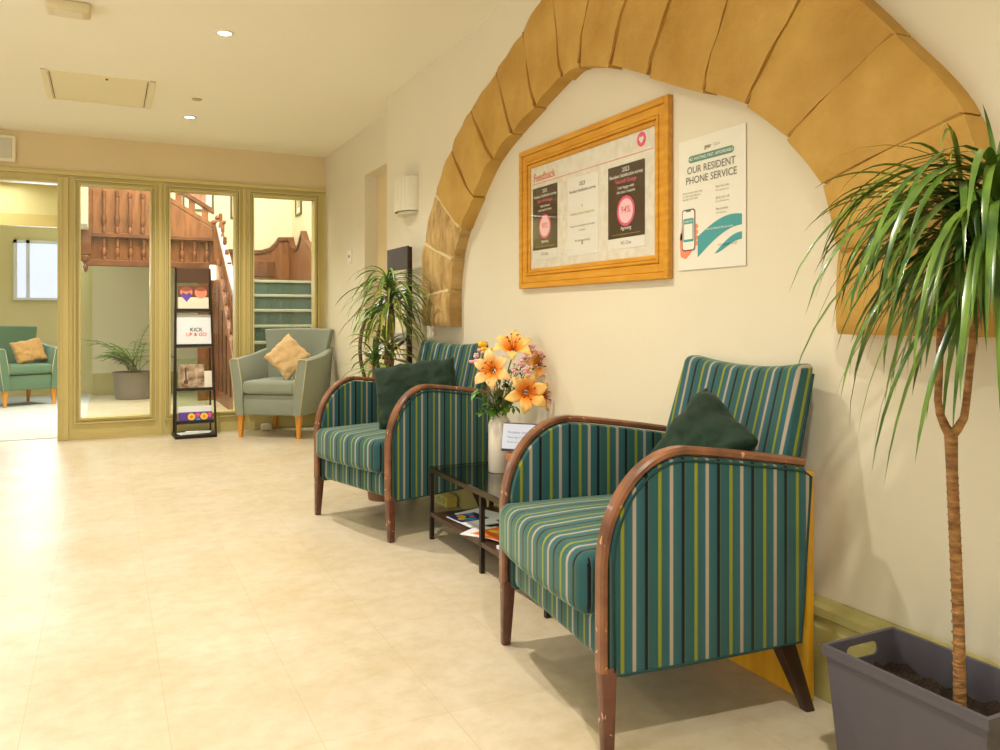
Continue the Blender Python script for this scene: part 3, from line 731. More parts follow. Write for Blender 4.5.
def survey(y, x0, x1, z0, z1, pct, dark, label, sub, sub2):
    W = x1-x0; H = z1-z0
    r = empty('notice_sheet', (WX-.0065, 2.723-(x0+x1)/2, 1.132+z0), label, 'notice', 'survey notices in the board')
    F = wallframe(0, 0)
    bm = new(); box(bm, -.0008, 0, -W/2, W/2, 0, H); obj('paper', bm, WHITE, r)
    k = W/.19
    if dark:
        bm = new(); flat(bm, rect2(-W/2, W/2, .13*H, H), F, .0008, .0012); obj('printed_panel', bm, BROWNP, r)
        f = W*.088
        text('printed_text', [('2023', 0, .915*H, f*1.15, 'CENTER'), ('Resident Satisfaction survey', 0, .855*H, f*.93, 'CENTER'),
                              (sub, 0, .715*H, f*.8, 'CENTER'), (sub2, 0, .66*H, f*.8, 'CENTER'), ('Agreeing', 0, .225*H, f*.9, 'CENTER')], r, WHITE, F, .0016)
        text('printed_name', [('Seacroft Grange', 0, .785*H, f, 'CENTER')], r, PINK, F, .0016)
        bm = new(); ring2(bm, 0, .445*H, .24*W, .195*W, F, .0012, .0017); obj('printed_ring', bm, PINK, r)
        bm = new(); flat(bm, ell(0, .445*H, .195*W, .195*W), F, .0012, .0016); obj('printed_disc', bm, PINKL, r)
        text('printed_figure', [(pct, 0, .42*H, W*.16, 'CENTER')], r, PINK, F, .0020)
        bm = new(); flat(bm, rect2(-W*.38, W*.38, .17*H, .174*H), F, .0012, .0015); obj('printed_rule', bm, LIME, r)
        text('printed_logo', [('HC-One', 0, .05*H, W*.08, 'CENTER')], r, INKG, F, .0012)
    else:
        text('printed_text', [('2023', 0, H-.030*k, .018*k, 'CENTER'), ('Resident Satisfaction survey', 0, H-.050*k, .0145*k, 'CENTER')], r, INKD, F, .0012)
        text('printed_figure', [('+', 0, H-.105*k, .022*k, 'CENTER'), ('Residents who are happy here', 0, H-.125*k, .012*k, 'CENTER')], r, LIME, F, .0012)
        text('printed_lines', [('Thank you for everything you told us about', 0, H-.165*k, .0088*k, 'CENTER'), ('our home', 0, H-.180*k, .009*k, 'CENTER'), ('We will keep listening', 0, H-.215*k, .0105*k, 'CENTER'), ('&', 0, .035*k, .02*k, 'CENTER')], r, INKG, F, .0012)
survey(0, -.436, -.220, .125, .440, '98%', True, 'dark brown survey notice with a pink ring at the left of the board', 'I feel safe and', 'well cared for here')
survey(0, -.138, .092, .121, .436, '', False, 'white survey notice with lime text in the middle of the board', '', '')
survey(0, .162, .393, .123, .432, '94%', True, 'dark brown survey notice with a pink ring at the right of the board', 'I am happy with', 'the care I receive')

# poster, an A3 sheet, very slightly curled off the wall
ps = empty('wall_poster', (WX, 1.99, 1.157), 'white phone service poster taped to the wall right of the notice board', 'poster')
PW, PH = .312, .425
bm = new(); box(bm, -.0042, -.003, -PW/2, PW/2, 0, PH)
obj('paper', bm, mat('poster_paper', (230, 226, 210), .55), ps)
FP = wallframe(0, 0); Z0 = .0052
text('logo', [('gear', -.012, .382, .019, 'CENTER')], ps, mat('olive_ink', (110, 100, 50), .6), FP, Z0)
text('logo_suffix', [('Care', .03, .383, .015, 'CENTER')], ps, mat('pale_ink', (190, 180, 150), .6), FP, Z0)
bm = new(); flat(bm, [(-.095+.011*math.cos(a), .358+.011*math.sin(a)) for a in [PI/2+k*PI/8 for k in range(9)]]+[(.095+.011*math.cos(a), .358+.011*math.sin(a)) for a in [-PI/2+k*PI/8 for k in range(9)]], FP, .004, Z0); obj('banner', bm, mat('teal_grey_print', (96, 140, 122), .6), ps)
text('banner_text', [('NO WAITING, FAST, AFFORDABLE', 0, .3535, .0135, 'CENTER')], ps, WHITE, FP, Z0+.0004)
text('title', [('OUR RESIDENT', 0, .312, .033, 'CENTER'), ('PHONE SERVICE', 0, .279, .033, 'CENTER')], ps, INKG, FP, Z0)
PALEI = mat('light_grey_ink', (176, 170, 150), .6)
text('intro_text', [('Speak to your loved ones', -.135, .248, .0095, 'LEFT'), ('at a time that suits you,', -.135, .238, .0095, 'LEFT'), ('any day of the week', -.135, .228, .0095, 'LEFT')], ps, PALEI, FP, Z0)
text('body_text', [
                   ('Scan the code', .025, .250, .0105, 'LEFT'), ('Pick a day and time', .025, .239, .0075, 'LEFT'), ('Book your call', .025, .215, .0105, 'LEFT'), ('We will do the rest', .025, .204, .0075, 'LEFT'),
                   ('Stay in touch', .025, .180, .0105, 'LEFT'), ('From anywhere', .025, .169, .0075, 'LEFT')], ps, PALEI, FP, Z0)
text('footer_text', [('Ask a member of staff', .035, .068, .0095, 'LEFT')], ps, PALEI, FP, Z0)
def sw(t0, t1, n=12): return [t0+(t1-t0)*k/n for k in range(n+1)]
bm = new()
up = [(-.06+.20*t, .105+.055*math.sin(t*PI*.62)) for t in sw(0, 1)]; lo = [(-.06+.20*t, .045+.085*math.sin(t*PI*.5)) for t in sw(1, 0)]
flat(bm, up+[(q[0], q[1]-.006) for q in lo], FP, .004, Z0)
up = [(.02+.12*t, .045+.058*math.sin(t*PI*.5)) for t in sw(0, 1)]; lo = [(.02+.12*t, .045+.036*math.sin(t*PI*.5)**1.6) for t in sw(1, 0)]
flat(bm, up+[(q[0], q[1]-.0005) for q in lo[:-1]], FP, .004, Z0)
obj('wave_graphic', bm, TEALP, ps)
text('wave_text', [('Scan me today to find out more', -.02, .122, .0095, 'LEFT')], ps, WHITE, FP, Z0+.0004)
def rr(x0, x1, y0, y1, r, n=5):
    P = []
    for cx, cy, a in ((x1-r, y1-r, 0), (x0+r, y1-r, PI/2), (x0+r, y0+r, PI), (x1-r, y0+r, 3*PI/2)):
        P += [(cx+r*math.cos(a+k*PI/2/n), cy+r*math.sin(a+k*PI/2/n)) for k in range(n+1)]
    return P
bm = new()
flat(bm, [(-.145, .045), (-.12, .036), (-.10, .05), (-.08, .07), (-.083, .10), (-.12, .13), (-.148, .12), (-.150, .08)], FP, .004, Z0)
for k in range(4): flat(bm, ell(-.072, .085+k*.018, .013, .0085), FP, .004, Z0)
flat(bm, [(-.150, .10), (-.138, .15), (-.13, .15), (-.132, .10)], FP, .004, Z0)
obj('hand_graphic', bm, SKINP, ps)
bm = new(); flat(bm, rr(-.138, -.072, .062, .198, .012), FP, Z0, Z0+.0004); obj('phone_graphic', bm, mat('dark_red_brown_print', (120, 60, 50), .5), ps)
bm = new(); flat(bm, rr(-.134, -.076, .066, .194, .009), FP, Z0, Z0+.0008); obj('phone_screen_graphic', bm, WHITE, ps)
bm = new(); flat(bm, rr(-.131, -.079, .092, .168, .004), FP, Z0, Z0+.0012); flat(bm, rr(-.118, -.092, .189, .194, .002), FP, Z0, Z0+.0012); obj('phone_panel_graphic', bm, TEALP, ps)
text('phone_text', [('SCAN ME', -.105, .155, .010, 'CENTER')], ps, WHITE, FP, Z0+.0014)
bm = new(); flat(bm, rect2(-.126, -.084, .100, .150), FP, Z0, Z0+.0016); obj('phone_label_graphic', bm, WHITE, ps)

# ================================================================ striped armchairs
HW = .346
def arm_outline():
    P = [(.0, .19), (.0, .42)]
    for k in range(1, 15):
        a = PI/2*k/14; P.append((.0+.20*(1-math.cos(a)), .42+.255*math.sin(a)))
    for k in range(1, 9):
        t = k/8; P.append((.20+.35*t, .675-.048*t**1.2))
    return P
def armchair(loc, rz, label):
    r = empty('striped_armchair', loc, label, 'armchair', 'teal striped armchairs along the arch wall', rz)
    P = arm_outline()
    inner = [(p[0]+.018*(1 if k < 2 else max(0, 1-(k-2)/12)), p[1]) for k, p in enumerate(P)]
    # panel outline = path shifted inward
    def offs(d):
        Q = []
        for i, p in enumerate(P):
            a = Vector(P[max(i-1, 0)]); b = Vector(P[min(i+1, len(P)-1)]); t = (b-a).normalized(); nn = Vector((t.y, -t.x)); Q.append((p[0]+nn.x*d, p[1]+nn.y*d))
        return Q
    pan = offs(.003)
    for s in (-1, 1):
        bm = new()
        out = pan+[(.575, .60), (.562, .40), (.542, .185), (.30, .178), (.02, .175)]
        xs_ = (s*(HW-.052), s*(HW-.004))
        prism(bm, out, 0, min(xs_), max(xs_), .006)
        arm = obj('arm_panel', bm, STRIPE, r, smooth=35, uv=lambda c, f: (c.y-.022, c.z))
        bm = new(); pp = offs(.012)[1:]
        pth = [(s*(HW-.004), p[0], p[1]) for p in [(.016, .19)]+pp]+[(s*(HW-.004), .571, .60), (s*(HW-.004), .539, .188)]+[(s*(HW-.004), .30, .182), (s*(HW-.004), .03, .180)]
        tube(bm, pth, .0035, 6); obj('piping', bm, PIPED, arm, smooth='all')
        # wooden arm rail following the outline
        bm = new(); sweep_rect(bm, P, s*(HW-.020)-.019, s*(HW-.020)+.019, .02)
        obj('arm_rail', bm, RAILW, r, smooth=35)
        bm = new(); tapered(bm, s*(HW-.010), .0, s*(HW-.022), .003, 0, .20, .012, .019, .013, .020); obj('leg', bm, WORN, r, smooth=35)
        bm = new(); tapered(bm, s*(HW-.03), .582, s*(HW-.045), .505, 0, .20, .013, .024, .014, .026); obj('leg', bm, DARKW, r, smooth=35)
    # front rail, frame
    bm = new(); box(bm, -HW+.045, HW-.045, .012, .56, .185, .292, .02, 3)
    obj('seat_frame', bm, STRIPE, r, smooth=50, uv=lambda c, f: (c.x+.02, c.y))
    # seat cushion: crowned rounded slab
    bm = new(); slab(bm, HW-.056, .255, .150, .03, .034, .016, lambda x, y, z: (x, y+.212-(.016*(1-(x/.29)**2) if y < -.2 else 0), z+.298))
    side = lambda c, f: ((c.y if abs(f.normal.x) > .75 else c.x+.02), c.z)
    bm.normal_update(); obj('seat_cushion', bm, STRIPE, r, smooth=60, uv=side)
    # backrest: upright slab, reclined, swept top edge
    def bmap(x, y, z):
        v = (y+.292)/.584; w_ = 1-.075*max(0, (v-.5)/.5)
        zz = .30+v*.584-.022*(1-(x/.29)**2)*max(0, v)**4
        return (x*w_+.022*v, 0.435+.155*v+z-.014*(x/.29)**2*v, zz)
    bm = new(); slab(bm, .290, .292, .060, .022, .020, 0, bmap)
    bm.normal_update(); bk = obj('backrest', bm, STRIPE, r, smooth=60, uv=lambda c, f: ((c.y-.265*(c.z-.3)+.045 if abs(f.normal.x) > .9 else c.x+.055), c.z))
    for sx in (-1, 1):
        bm = new(); L_ = []
        for k in range(13):
            v = .50+.45*k/12; w_ = 1-.075*max(0, (v-.5)/.5); L_.append((sx*(.290*w_-.003)+.022*v, 0.435+.155*v+.054-.014*v, .30+v*.584))
        tube(bm, L_, .0045, 6); obj('piping', bm, PIPED, bk, smooth='all')
    return r
C1 = (1.066, 1.882, 0); A1 = math.radians(-96.2)
C2 = (1.055, 3.768, 0); A2 = math.radians(-75)
armchair(C1, A1, 'near teal and lime striped armchair with worn wooden arms, next to the trough planter')
armchair(C2, A2, 'farther teal striped armchair with wooden arms, between glass table and spiky plant')
def to_world(C, A, p):
    return Vector(C)+Matrix.Rotation(A, 3, 'Z') @ Vector(p)
# scatter cushions
def cushion(loc, rot, w, h, t, m, label, group):
    bm = new(); pillow(bm, w, h, t, 22)
    o = obj('scatter_cushion', bm, m, None, smooth='all', loc=loc); o.rotation_euler = rot
    tag(o, label, 'cushion', group)
    # dimple and folds
    tx = bpy.data.textures.get('folds') or bpy.data.textures.new('folds', 'CLOUDS'); tx.noise_scale = .075
    md = o.modifiers.new('sub', 'SUBSURF'); md.levels = 1; md.render_levels = 1
    md = o.modifiers.new('folds', 'DISPLACE'); md.texture = tx; md.strength = .035; md.mid_level = .5
    return o
p = to_world(C1, A1, (.105, .405, .640))
o = cushion(p, (0, 0, 0), .235, .29, .12, VELVET, 'dark green velvet cushion slumped corner-up on the near striped armchair', 'dark green velvet cushions')
o.rotation_euler = (Matrix.Rotation(A1+math.radians(18), 4, 'Z') @ Matrix.Rotation(math.radians(-14), 4, 'X') @ Matrix.Rotation(math.radians(35), 4, 'Y')).to_euler()
p = to_world(C2, A2, (.115, .30, .628))
o = cushion(p, (0, 0, 0), .43, .34, .13, VELVET, 'dark green velvet cushion leaning back on the farther striped armchair', 'dark green velvet cushions')
o.rotation_euler = (Matrix.Rotation(A2+math.radians(48), 4, 'Z') @ Matrix.Rotation(math.radians(-16), 4, 'X') @ Matrix.Rotation(math.radians(-9), 4, 'Y')).to_euler()

# yellow pine board behind the near armchair
bd = empty('pine_board', (WX-.066, 1.765, 0), 'varnished yellow pine board standing on edge behind the near striped armchair', 'board')
bm = new(); box(bm, -.013, .013, -.235, .235, 0, .60, .004); obj('panel', bm, PINE, bd)
bm = new(); box(bm, .013, .022, -.225, -.19, .02, .58, .002); box(bm, .013, .022, .19, .225, .02, .58, .002); obj('batten', bm, PINE, bd)

# ================================================================ grey tub armchairs
def tub(loc, rz, label, fab, group):
    r = empty('tub_armchair', loc, label, 'armchair', group, rz)
    # local: +y to the rear, x across
    bm = new(); box(bm, -.25, .25, .02, .58, .19, .36, .012, 2); obj('seat_frame', bm, fab, r, smooth=50)
    bm = new(); box(bm, -.235, .235, -.005, .50, .365, .47, .03, 4)
    for v in bm.verts:
        if v.co.z > .42: v.co.z += .02*(1-(v.co.x/.24)**2)
    obj('seat_cushion', bm, fab, r, smooth=60)
    for s in (-1, 1):
        bm = new()
        # arm: front face leans outward going up; flows back and up into the back
        sec = []
        for (y, zt, xo_b, xo_t, xi) in ((0, .655, .285, .345, .225), (.14, .665, .29, .350, .235), (.34, .685, .29, .350, .24), (.50, .715, .28, .335, .235), (.62, .74, .26, .31, .22)):
            sec.append([bm.verts.new((s*q[0], y, q[1])) for q in ((xo_b, .19), (xo_b+(xo_t-xo_b)*.5, .42), (xo_t, zt-.012), (xo_t-.012, zt), (xi+.055, zt), (xi+.045, zt-.012), (xi+.01, .45), (xi, .19))])
        for a, b in zip(sec, sec[1:]):
            for k in range(8): bm.faces.new((a[k], a[(k+1) % 8], b[(k+1) % 8], b[k]))
        bm.faces.new(sec[0]); bm.faces.new(sec[-1][::-1]); bmesh.ops.recalc_face_normals(bm, faces=bm.faces[:])
        arm = obj('arm', bm, fab, r, smooth=45)
        bm = new(); tube(bm, [(s*q[0], -.001, q[1]) for q in ((.287, .195), (.316, .42), (.346, .643), (.334, .656), (.282, .656), (.270, .643), (.236, .45), (.226, .36))], .0045, 6)
        obj('piping', bm, PIPEC, arm, smooth='all')
        bm = new(); tapered(bm, s*.262, .03, s*.258, .04, 0, .20, .014, .024); obj('leg', bm, BEECH, r, smooth=35)
        bm = new(); tapered(bm, s*.23, .60, s*.225, .56, 0, .20, .014, .024); obj('leg', bm, BEECH, r, smooth=35)
    # back: flares outward to the top corners, leans back
    bm = new(); n = 14; g = {}
    for s in (0, 1):
        for i in range(n+1):
            for j in range(9):
                u = -1+2*i/n; v = j/8
                hw = .235+.085*v**1.3; z = .30+.60*v+.008*(1-u*u)*v
                y = .50+.10*v-.05*abs(u)**2.5+(.085 if s else 0)
                g[s, i, j] = bm.verts.new((u*hw, y, z))
    for i in range(n):
        for j in range(8):
            bm.faces.new((g[0, i, j], g[0, i+1, j], g[0, i+1, j+1], g[0, i, j+1])); bm.faces.new((g[1, i, j+1], g[1, i+1, j+1], g[1, i+1, j], g[1, i, j]))
    for i in range(n):
        bm.faces.new((g[0, i, 8], g[0, i+1, 8], g[1, i+1, 8], g[1, i, 8])); bm.faces.new((g[0, i+1, 0], g[0, i, 0], g[1, i, 0], g[1, i+1, 0]))
    for j in range(8):
        bm.faces.new((g[0, 0, j], g[0, 0, j+1], g[1, 0, j+1], g[1, 0, j])); bm.faces.new((g[0, n, j+1], g[0, n, j], g[1, n, j], g[1, n, j+1]))
    bmesh.ops.recalc_face_normals(bm, faces=bm.faces[:])
    o = obj('backrest', bm, fab, r, smooth=50); md = o.modifiers.new('b', 'BEVEL'); md.width = .014; md.segments = 3; md.limit_method = 'ANGLE'
    return r
g1 = tub((1.205, 6.85, 0), math.radians(-37.5), 'sage grey tub armchair with beech legs in the corner by the glass partition', GREYF, 'tub armchairs')
o = cushion((1.40, 7.00, .665), (0, 0, 0), .31, .31, .10, SAND, 'sand-coloured cushion standing on its corner on the sage grey armchair', 'sand scatter cushions')
o.rotation_euler = (Matrix.Rotation(math.radians(-20), 4, 'Z') @ Matrix.Rotation(math.radians(-16), 4, 'X') @ Matrix.Rotation(math.radians(45), 4, 'Y')).to_euler()
g2 = tub((-.76, 10.50, 0), math.radians(28), 'green tub armchair with beech legs in the far room through the left opening', GREENF, 'tub armchairs')
o = cushion((-.80, 10.73, .62), (0, 0, 0), .34, .28, .10, SANDD, 'tan cushion on the green armchair in the far room', 'sand scatter cushions')
o.rotation_euler = (Matrix.Rotation(math.radians(22), 4, 'Z') @ Matrix.Rotation(math.radians(-16), 4, 'X') @ Matrix.Rotation(math.radians(-12), 4, 'Y')).to_euler()

# ================================================================ glass coffee table
TX0, TX1, TY0, TY1, TZ = 1.315, 1.63, 2.34, 3.42, .325
ct = empty('coffee_table', ((TX0+TX1)/2, (TY0+TY1)/2, 0), 'long low smoked glass coffee table with dark metal frame between the striped armchairs', 'table')
ox, oy = (TX0+TX1)/2, (TY0+TY1)/2
def cto(name, bm, m, **k):
    bmesh.ops.transform(bm, matrix=Matrix.Translation((-ox, -oy, 0)), verts=bm.verts[:]); return obj(name, bm, m, ct, **k)
b_ = .018
bm = new()
for x in (TX0, TX1-b_): box(bm, x, x+b_, TY0+b_, TY1-b_, TZ-.022, TZ-.003, .001, 1)
for y in (TY0, TY1-b_): box(bm, TX0, TX1, y, y+b_, TZ-.022, TZ-.003, .001, 1)
cto('top_frame', bm, BRONZE)
for y in (TY0, (TY0+TY1)/2-.02, TY1-b_):
    for x in (TX0, TX1-b_):
        bm = new(); box(bm, x, x+b_, y, y+b_, 0, TZ-.022, .001, 1); cto('leg', bm, BLACKM)
bm = new(); box(bm, TX0+.003, TX1-.003, TY0+.003, TY1-.003, TZ-.003, TZ+.004, .001, 1); cto('glass_top', bm, TGLASS)
bm = new()
for x in (TX0+.001, TX1-b_-.001): box(bm, x, x+b_, TY0+b_, TY1-b_, .105, .125, .001, 1)
box(bm, TX0+b_, TX1-b_, TY0+b_, TY1-b_, .108, .120)
cto('shelf', bm, mat('dark_brown_shelf', (72, 48, 32), .35))

# vase
vz = TZ+.004
vase = empty('vase', (1.545, 3.165, vz), 'white ceramic bottle vase with shoulder, holding the lilies on the glass table', 'vase')
bm = new(); lathe(bm, [(0, 0), (.046, 0), (.05, .004), (.05, .205), (.046, .222), (.034, .240), (.028, .248), (.028, .262), (.031, .266), (.024, .266), (.022, .245), (.03, .225), (.042, .2), (.042, .02), (0, .02)], 40)
obj('body', bm, CERAM, vase, smooth=50)
VT = Vector((1.545, 3.165, vz+.262))
def petals(bm, R, n=6, curl=1, w=.02, rnd=None):
    for k in range(n):
        a = 2*PI*k/n+(rnd.uniform(-.1, .1) if rnd else 0); L = []
        m = 7; sc2 = 1 if k % 2 else .92
        for j in range(m+1):
            t = j/m; rr_ = R*sc2*(.10+.92*t); z = R*(.62*math.sin(min(1, t*1.15)*PI/2)-.55*curl*max(0, t-.45)**1.6*1.7)
            wd = w*(math.sin(PI*min(1, .10+t*.90))**.8)*1.3*(1-.25*t)
            for q, s in enumerate((-1, -.5, 0, .5, 1)):
                zz = z+abs(s)*wd*.28*(1-t); L.append((j, q, (rr_*math.cos(a)-s*wd*math.sin(a), rr_*math.sin(a)+s*wd*math.cos(a), zz+.006*math.sin(11*t+s*3+k)*abs(s)*t)))
        V = {(j, q): bm.verts.new(c) for j, q, c in L}
        for j in range(m):
            for q in range(4): bm.faces.new((V[j, q], V[j+1, q], V[j+1, q+1], V[j, q+1]))
def lily(center, face, R, m, label, curl=1):
    face = Vector(face).normalized(); r = bpy.data.objects.new('lily', None); COL.objects.link(r); r.empty_display_size = .05
    r.location = center; r.rotation_mode = 'QUATERNION'; r.rotation_quaternion = Vector((0, 0, 1)).rotation_difference(face)
    tag(r, label, 'flower', 'orange lilies in the vase')
    bm = new(); petals(bm, R, 6, curl, R*.235, random)
    o = obj('petals', bm, m, r, smooth='all'); md = o.modifiers.new('s', 'SOLIDIFY'); md.thickness = .0012
    bm = new()
    for k in range(6):
        a = 2*PI*k/6+.4; q = R*.28
        tube(bm, [(0, 0, .005), (q*.5*math.cos(a), q*.5*math.sin(a), R*.5), (q*math.cos(a), q*math.sin(a), R*.85)], .0011, 5)
        tube(bm, [(q*math.cos(a)-.005, q*math.sin(a), R*.85), (q*math.cos(a)+.005, q*math.sin(a), R*.87)], .0028, 6)
    obj('stamens', bm, STAMEN, r, smooth='all')
    Mi = (Matrix.Translation(r.location) @ r.rotation_quaternion.to_matrix().to_4x4()).inverted()
    c = Vector(center); bm = new(); P = []
    for k in range(9):
        t = k/8; q = VT.lerp(c-face*.012, t)+Vector((0, 0, .05))*math.sin(PI*t)*.4
        if k == 0: q = VT+Vector((0, 0, -.05))
        if t == 1: q = c-face*.004
        P.append(Mi @ q)
    tube(bm, P, .0032, 6); obj('stem', bm, STEM, r, smooth='all')
def at(px, py, d):
    u = (px-500)/806; f = Vector((.4391, .8984, 0)); rt = Vector((.8984, -.4391, 0))
    return Vector((0, 0, 1))+d*(f+rt*u)+Vector((0, 0, -1))*d*(py-318)/806
TOC = Vector((-.46, -.88, .1))
lily(at(513, 352, 3.50), TOC+Vector((.1, .1, .9)), .096, LILY, 'topmost orange lily of the bouquet, opening upward', .7)
lily(at(494, 371, 3.42), TOC+Vector((-.25, .1, .15)), .094, LILYB, 'peach-edged lily at the left of the bouquet facing the room', .8)
lily(at(526, 392, 3.42), TOC+Vector((.15, -.05, -.05)), .100, LILY, 'large low orange lily hanging right of the vase neck', .8)
lily(at(537, 366, 3.55), TOC+Vector((.5, -.1, .25)), .082, LILYB, 'half-hidden lily behind the pink sprigs on the right of the bouquet', .9)
lily(at(540, 396, 3.50), TOC+Vector((.9, -.2, .0)), .07, LILY, 'small lily turned to the wall at the far right of the bouquet', .5)
def sprig(pts, m, label, kind, rad, n, spread, group):
    r = empty(kind, VT, label, 'flower', group); bm = new()
    rnd = random.Random(len(label)); heads = []
    for e in pts:
        e = e-VT; tube(bm, [(0, 0, -.04), e*.4+Vector((0, 0, .012)), e], .0018, 5)
        for k in range(n):
            h_ = e+Vector((rnd.uniform(-1, 1), rnd.uniform(-1, 1), rnd.uniform(-.8, .9)))*spread; heads.append(h_)
            tube(bm, [e*.8, h_], .001, 4)
    obj('stems', bm, STEM, r, smooth='all'); bm = new()
    for h_ in heads:
        for q in range(5):
            a = q*2*PI/5+rnd.random(); dr_ = Vector((math.cos(a), math.sin(a)*.8, .5+rnd.random()*.6)).normalized()
            c = h_+dr_*rad*.5; M = Matrix.Translation(c) @ Vector((0, 0, 1)).rotation_difference(dr_).to_matrix().to_4x4() @ Matrix.Diagonal((.5, .28, .75, 1))
            bmesh.ops.create_icosphere(bm, subdivisions=1, radius=rad, matrix=M)
    obj('blossoms', bm, m, r, smooth='all')
sprig([at(474, 361, 3.42), at(480, 352, 3.46)], PETP, 'pale pink sprig sticking out at the left edge of the bouquet', 'pink_sprig', .013, 4, .020, 'pink sprigs in the vase')
sprig([at(518, 369, 3.36), at(524, 362, 3.40), at(527, 372, 3.38)], PETP, 'cluster of small pale pink blossoms right of centre in the bouquet', 'pink_sprig', .012, 6, .026, 'pink sprigs in the vase')
sprig([at(529, 352, 3.50), at(536, 356, 3.52)], PETP, 'pale pink sprig near the upper right of the bouquet', 'pink_sprig', .012, 6, .024, 'pink sprigs in the vase')
sprig([at(482, 382, 3.40)], mat('mauve_petal', (206, 130, 140), .6), 'small mauve blossom low on the left of the bouquet', 'pink_sprig', .007, 4, .012, 'pink sprigs in the vase')
sprig([at(483, 347, 3.48), at(486, 352, 3.47)], YELF, 'closed yellow bud at the upper left of the bouquet', 'yellow_bud_sprig', .018, 3, .012, 'pink sprigs in the vase')
sprig([at(500+i*5, 388+((i*7) % 9), 3.46) for i in range(-2, 3)], TWIG, 'reddish brown twiggy filler in the middle of the bouquet', 'filler_sprig', .0045, 9, .030, 'green filler in the vase')
def leafspray(name, ends, label, m, lw, ll, nl):
    r = empty(name, VT, label, 'foliage', 'green filler in the vase'); rnd = random.Random(5+len(label)); bm = new(); bs = new()
    for e in ends:
        e = e-VT; tube(bs, [(0, 0, -.04), e*.45+Vector((0, 0, .01)), e], .0018, 5)
        for k in range(nl):
            t = .3+.75*k/nl; c = e*t; dr_ = Vector((rnd.uniform(-1, 1), rnd.uniform(-1, 1), rnd.uniform(-.6, .9))).normalized()
            sd = dr_.cross(Vector((0, 0, 1))).normalized(); l_ = ll*rnd.uniform(.7, 1.2); V = []
            for j in range(5):
                u = j/4; ww = lw*math.sin(PI*(.06+u*.92)); q = c+dr_*l_*u+Vector((0, 0, -.4*l_*u*u))
                V.append((bm.verts.new(q-sd*ww), bm.verts.new(q+Vector((0, 0, -.2*ww))), bm.verts.new(q+sd*ww)))
            for a, b in zip(V, V[1:]):
                bm.faces.new((a[0], a[1], b[1], b[0])); bm.faces.new((a[1], a[2], b[2], b[1]))
    obj('leaves', bm, m, r, smooth='all'); obj('stems', bs, STEM, r, smooth='all')
leafspray('leaf_spray', [at(476, 388, 3.44), at(482, 400, 3.42), at(488, 408, 3.44), at(480, 412, 3.46)], 'leafy green spray drooping left of the vase neck', LEAF3, .011, .042, 14)
leafspray('leaf_spray', [at(505, 398, 3.48), at(512, 404, 3.46), at(498, 396, 3.48), at(517, 407, 3.48)], 'short green leaves just above the vase mouth', LEAF3, .008, .035, 9)
leafspray('leaf_spray', [at(500, 358, 3.52), at(515, 364, 3.52), at(522, 380, 3.50), at(506, 378, 3.5)], 'dark green leaves between the upper lilies', LEAF, .011, .05, 12)

# tabletop display stand
ds = empty('display_stand', (1.565, 2.950, vz), 'small tilted blue-white screen with dark rim on a wooden stand behind the near armchair', 'display', rz=math.radians(-47))
# local: screen faces -y
Rm = Matrix.Translation((0, 0, .115)) @ Matrix.Rotation(math.radians(-14), 4, 'X')
bm = new(); box(bm, -.115, .115, 0, .014, 0, .120, .003, 2, Rm); obj('casing', bm, mat('dark_plum_plastic', (70, 52, 72), .4), ds)
bm = new(); box(bm, -.112, .112, -.002, .001, .010, .114, 0, 2, Rm); obj('screen', bm, mat('blue_white_display_card', (206, 216, 238), .3), ds)
text('screen_text', [('Reception check-in', -.09, .075, .014, 'LEFT'), ('Please sign in here', -.09, .055, .011, 'LEFT'), ('Thank you', -.09, .035, .011, 'LEFT')], ds, mat('blue_grey_ink', (140, 140, 190), .6), Rm @ Matrix(((1, 0, 0, 0), (0, 0, -1, -.002), (0, 1, 0, 0), (0, 0, 0, 1))))
bm = new(); box(bm, -.09, .09, -.005, .05, .075, .105, .004); box(bm, -.09, -.075, 0, .05, 0, .08, .003); box(bm, .075, .09, 0, .05, 0, .08, .003); box(bm, -.09, .09, .03, .045, 0, .08, .003); obj('wooden_stand', bm, mat('orange_brown_wood', (196, 118, 66), .4), ds)
bm = new(); box(bm, -.07, .07, -.004, .002, 0, .07, .001); obj('green_card', bm, mat('leafy_green_print', (120, 170, 80), .6, col2=(190, 200, 150), nscale=40), ds)

# magazines on the lower shelf
SZ = .1255
def magazine(loc, rz, w, h, t, m, label, extras, cat='magazine', group='magazines under the glass table'):
    r = empty('magazine', loc, label, cat, group, rz)
    bm = new(); box(bm, -w/2, w/2, -h/2, h/2, 0, t, .0008, 1); obj('pages', bm, WHITEB, r)
    bm = new(); box(bm, -w/2, w/2, -h/2, h/2, t, t+.0006); obj('cover', bm, m, r)
    for k, (kind, a, b, c, d_, mm) in enumerate(extras):
        bm = new(); F = Matrix.Translation((0, 0, 0))
        if kind == 'r': flat(bm, rect2(a, b, c, d_), F, t+.0005, t+.0012+.0003*k)
        else: flat(bm, ell(a, b, c, d_, 14), F, t+.0005, t+.0012+.0003*k)
        obj('cover_print', bm, mm, r)
flowers = [('r', -.105, .02, -.07, .07, NAVYP), ('e', -.07, -.02, .025, .02, YELP), ('e', -.03, -.035, .02, .02, YELP), ('e', -.085, .03, .015, .02, BLUEP), ('e', -.045, .02, .012, .012, ORAP), ('e', -.005, -.01, .02, .03, BLUEP)]
magazine((1.425, 3.18, SZ), math.radians(-84), .21, .148, .004, WHITEB, 'white leaflet with navy panel of yellow and blue flowers, far end of the table shelf', flowers)
magazine((1.50, 3.24, SZ), math.radians(-70), .21, .148, .003, WHITEB, 'white leaflet edge showing beneath the flowery one at the far end of the shelf', [])
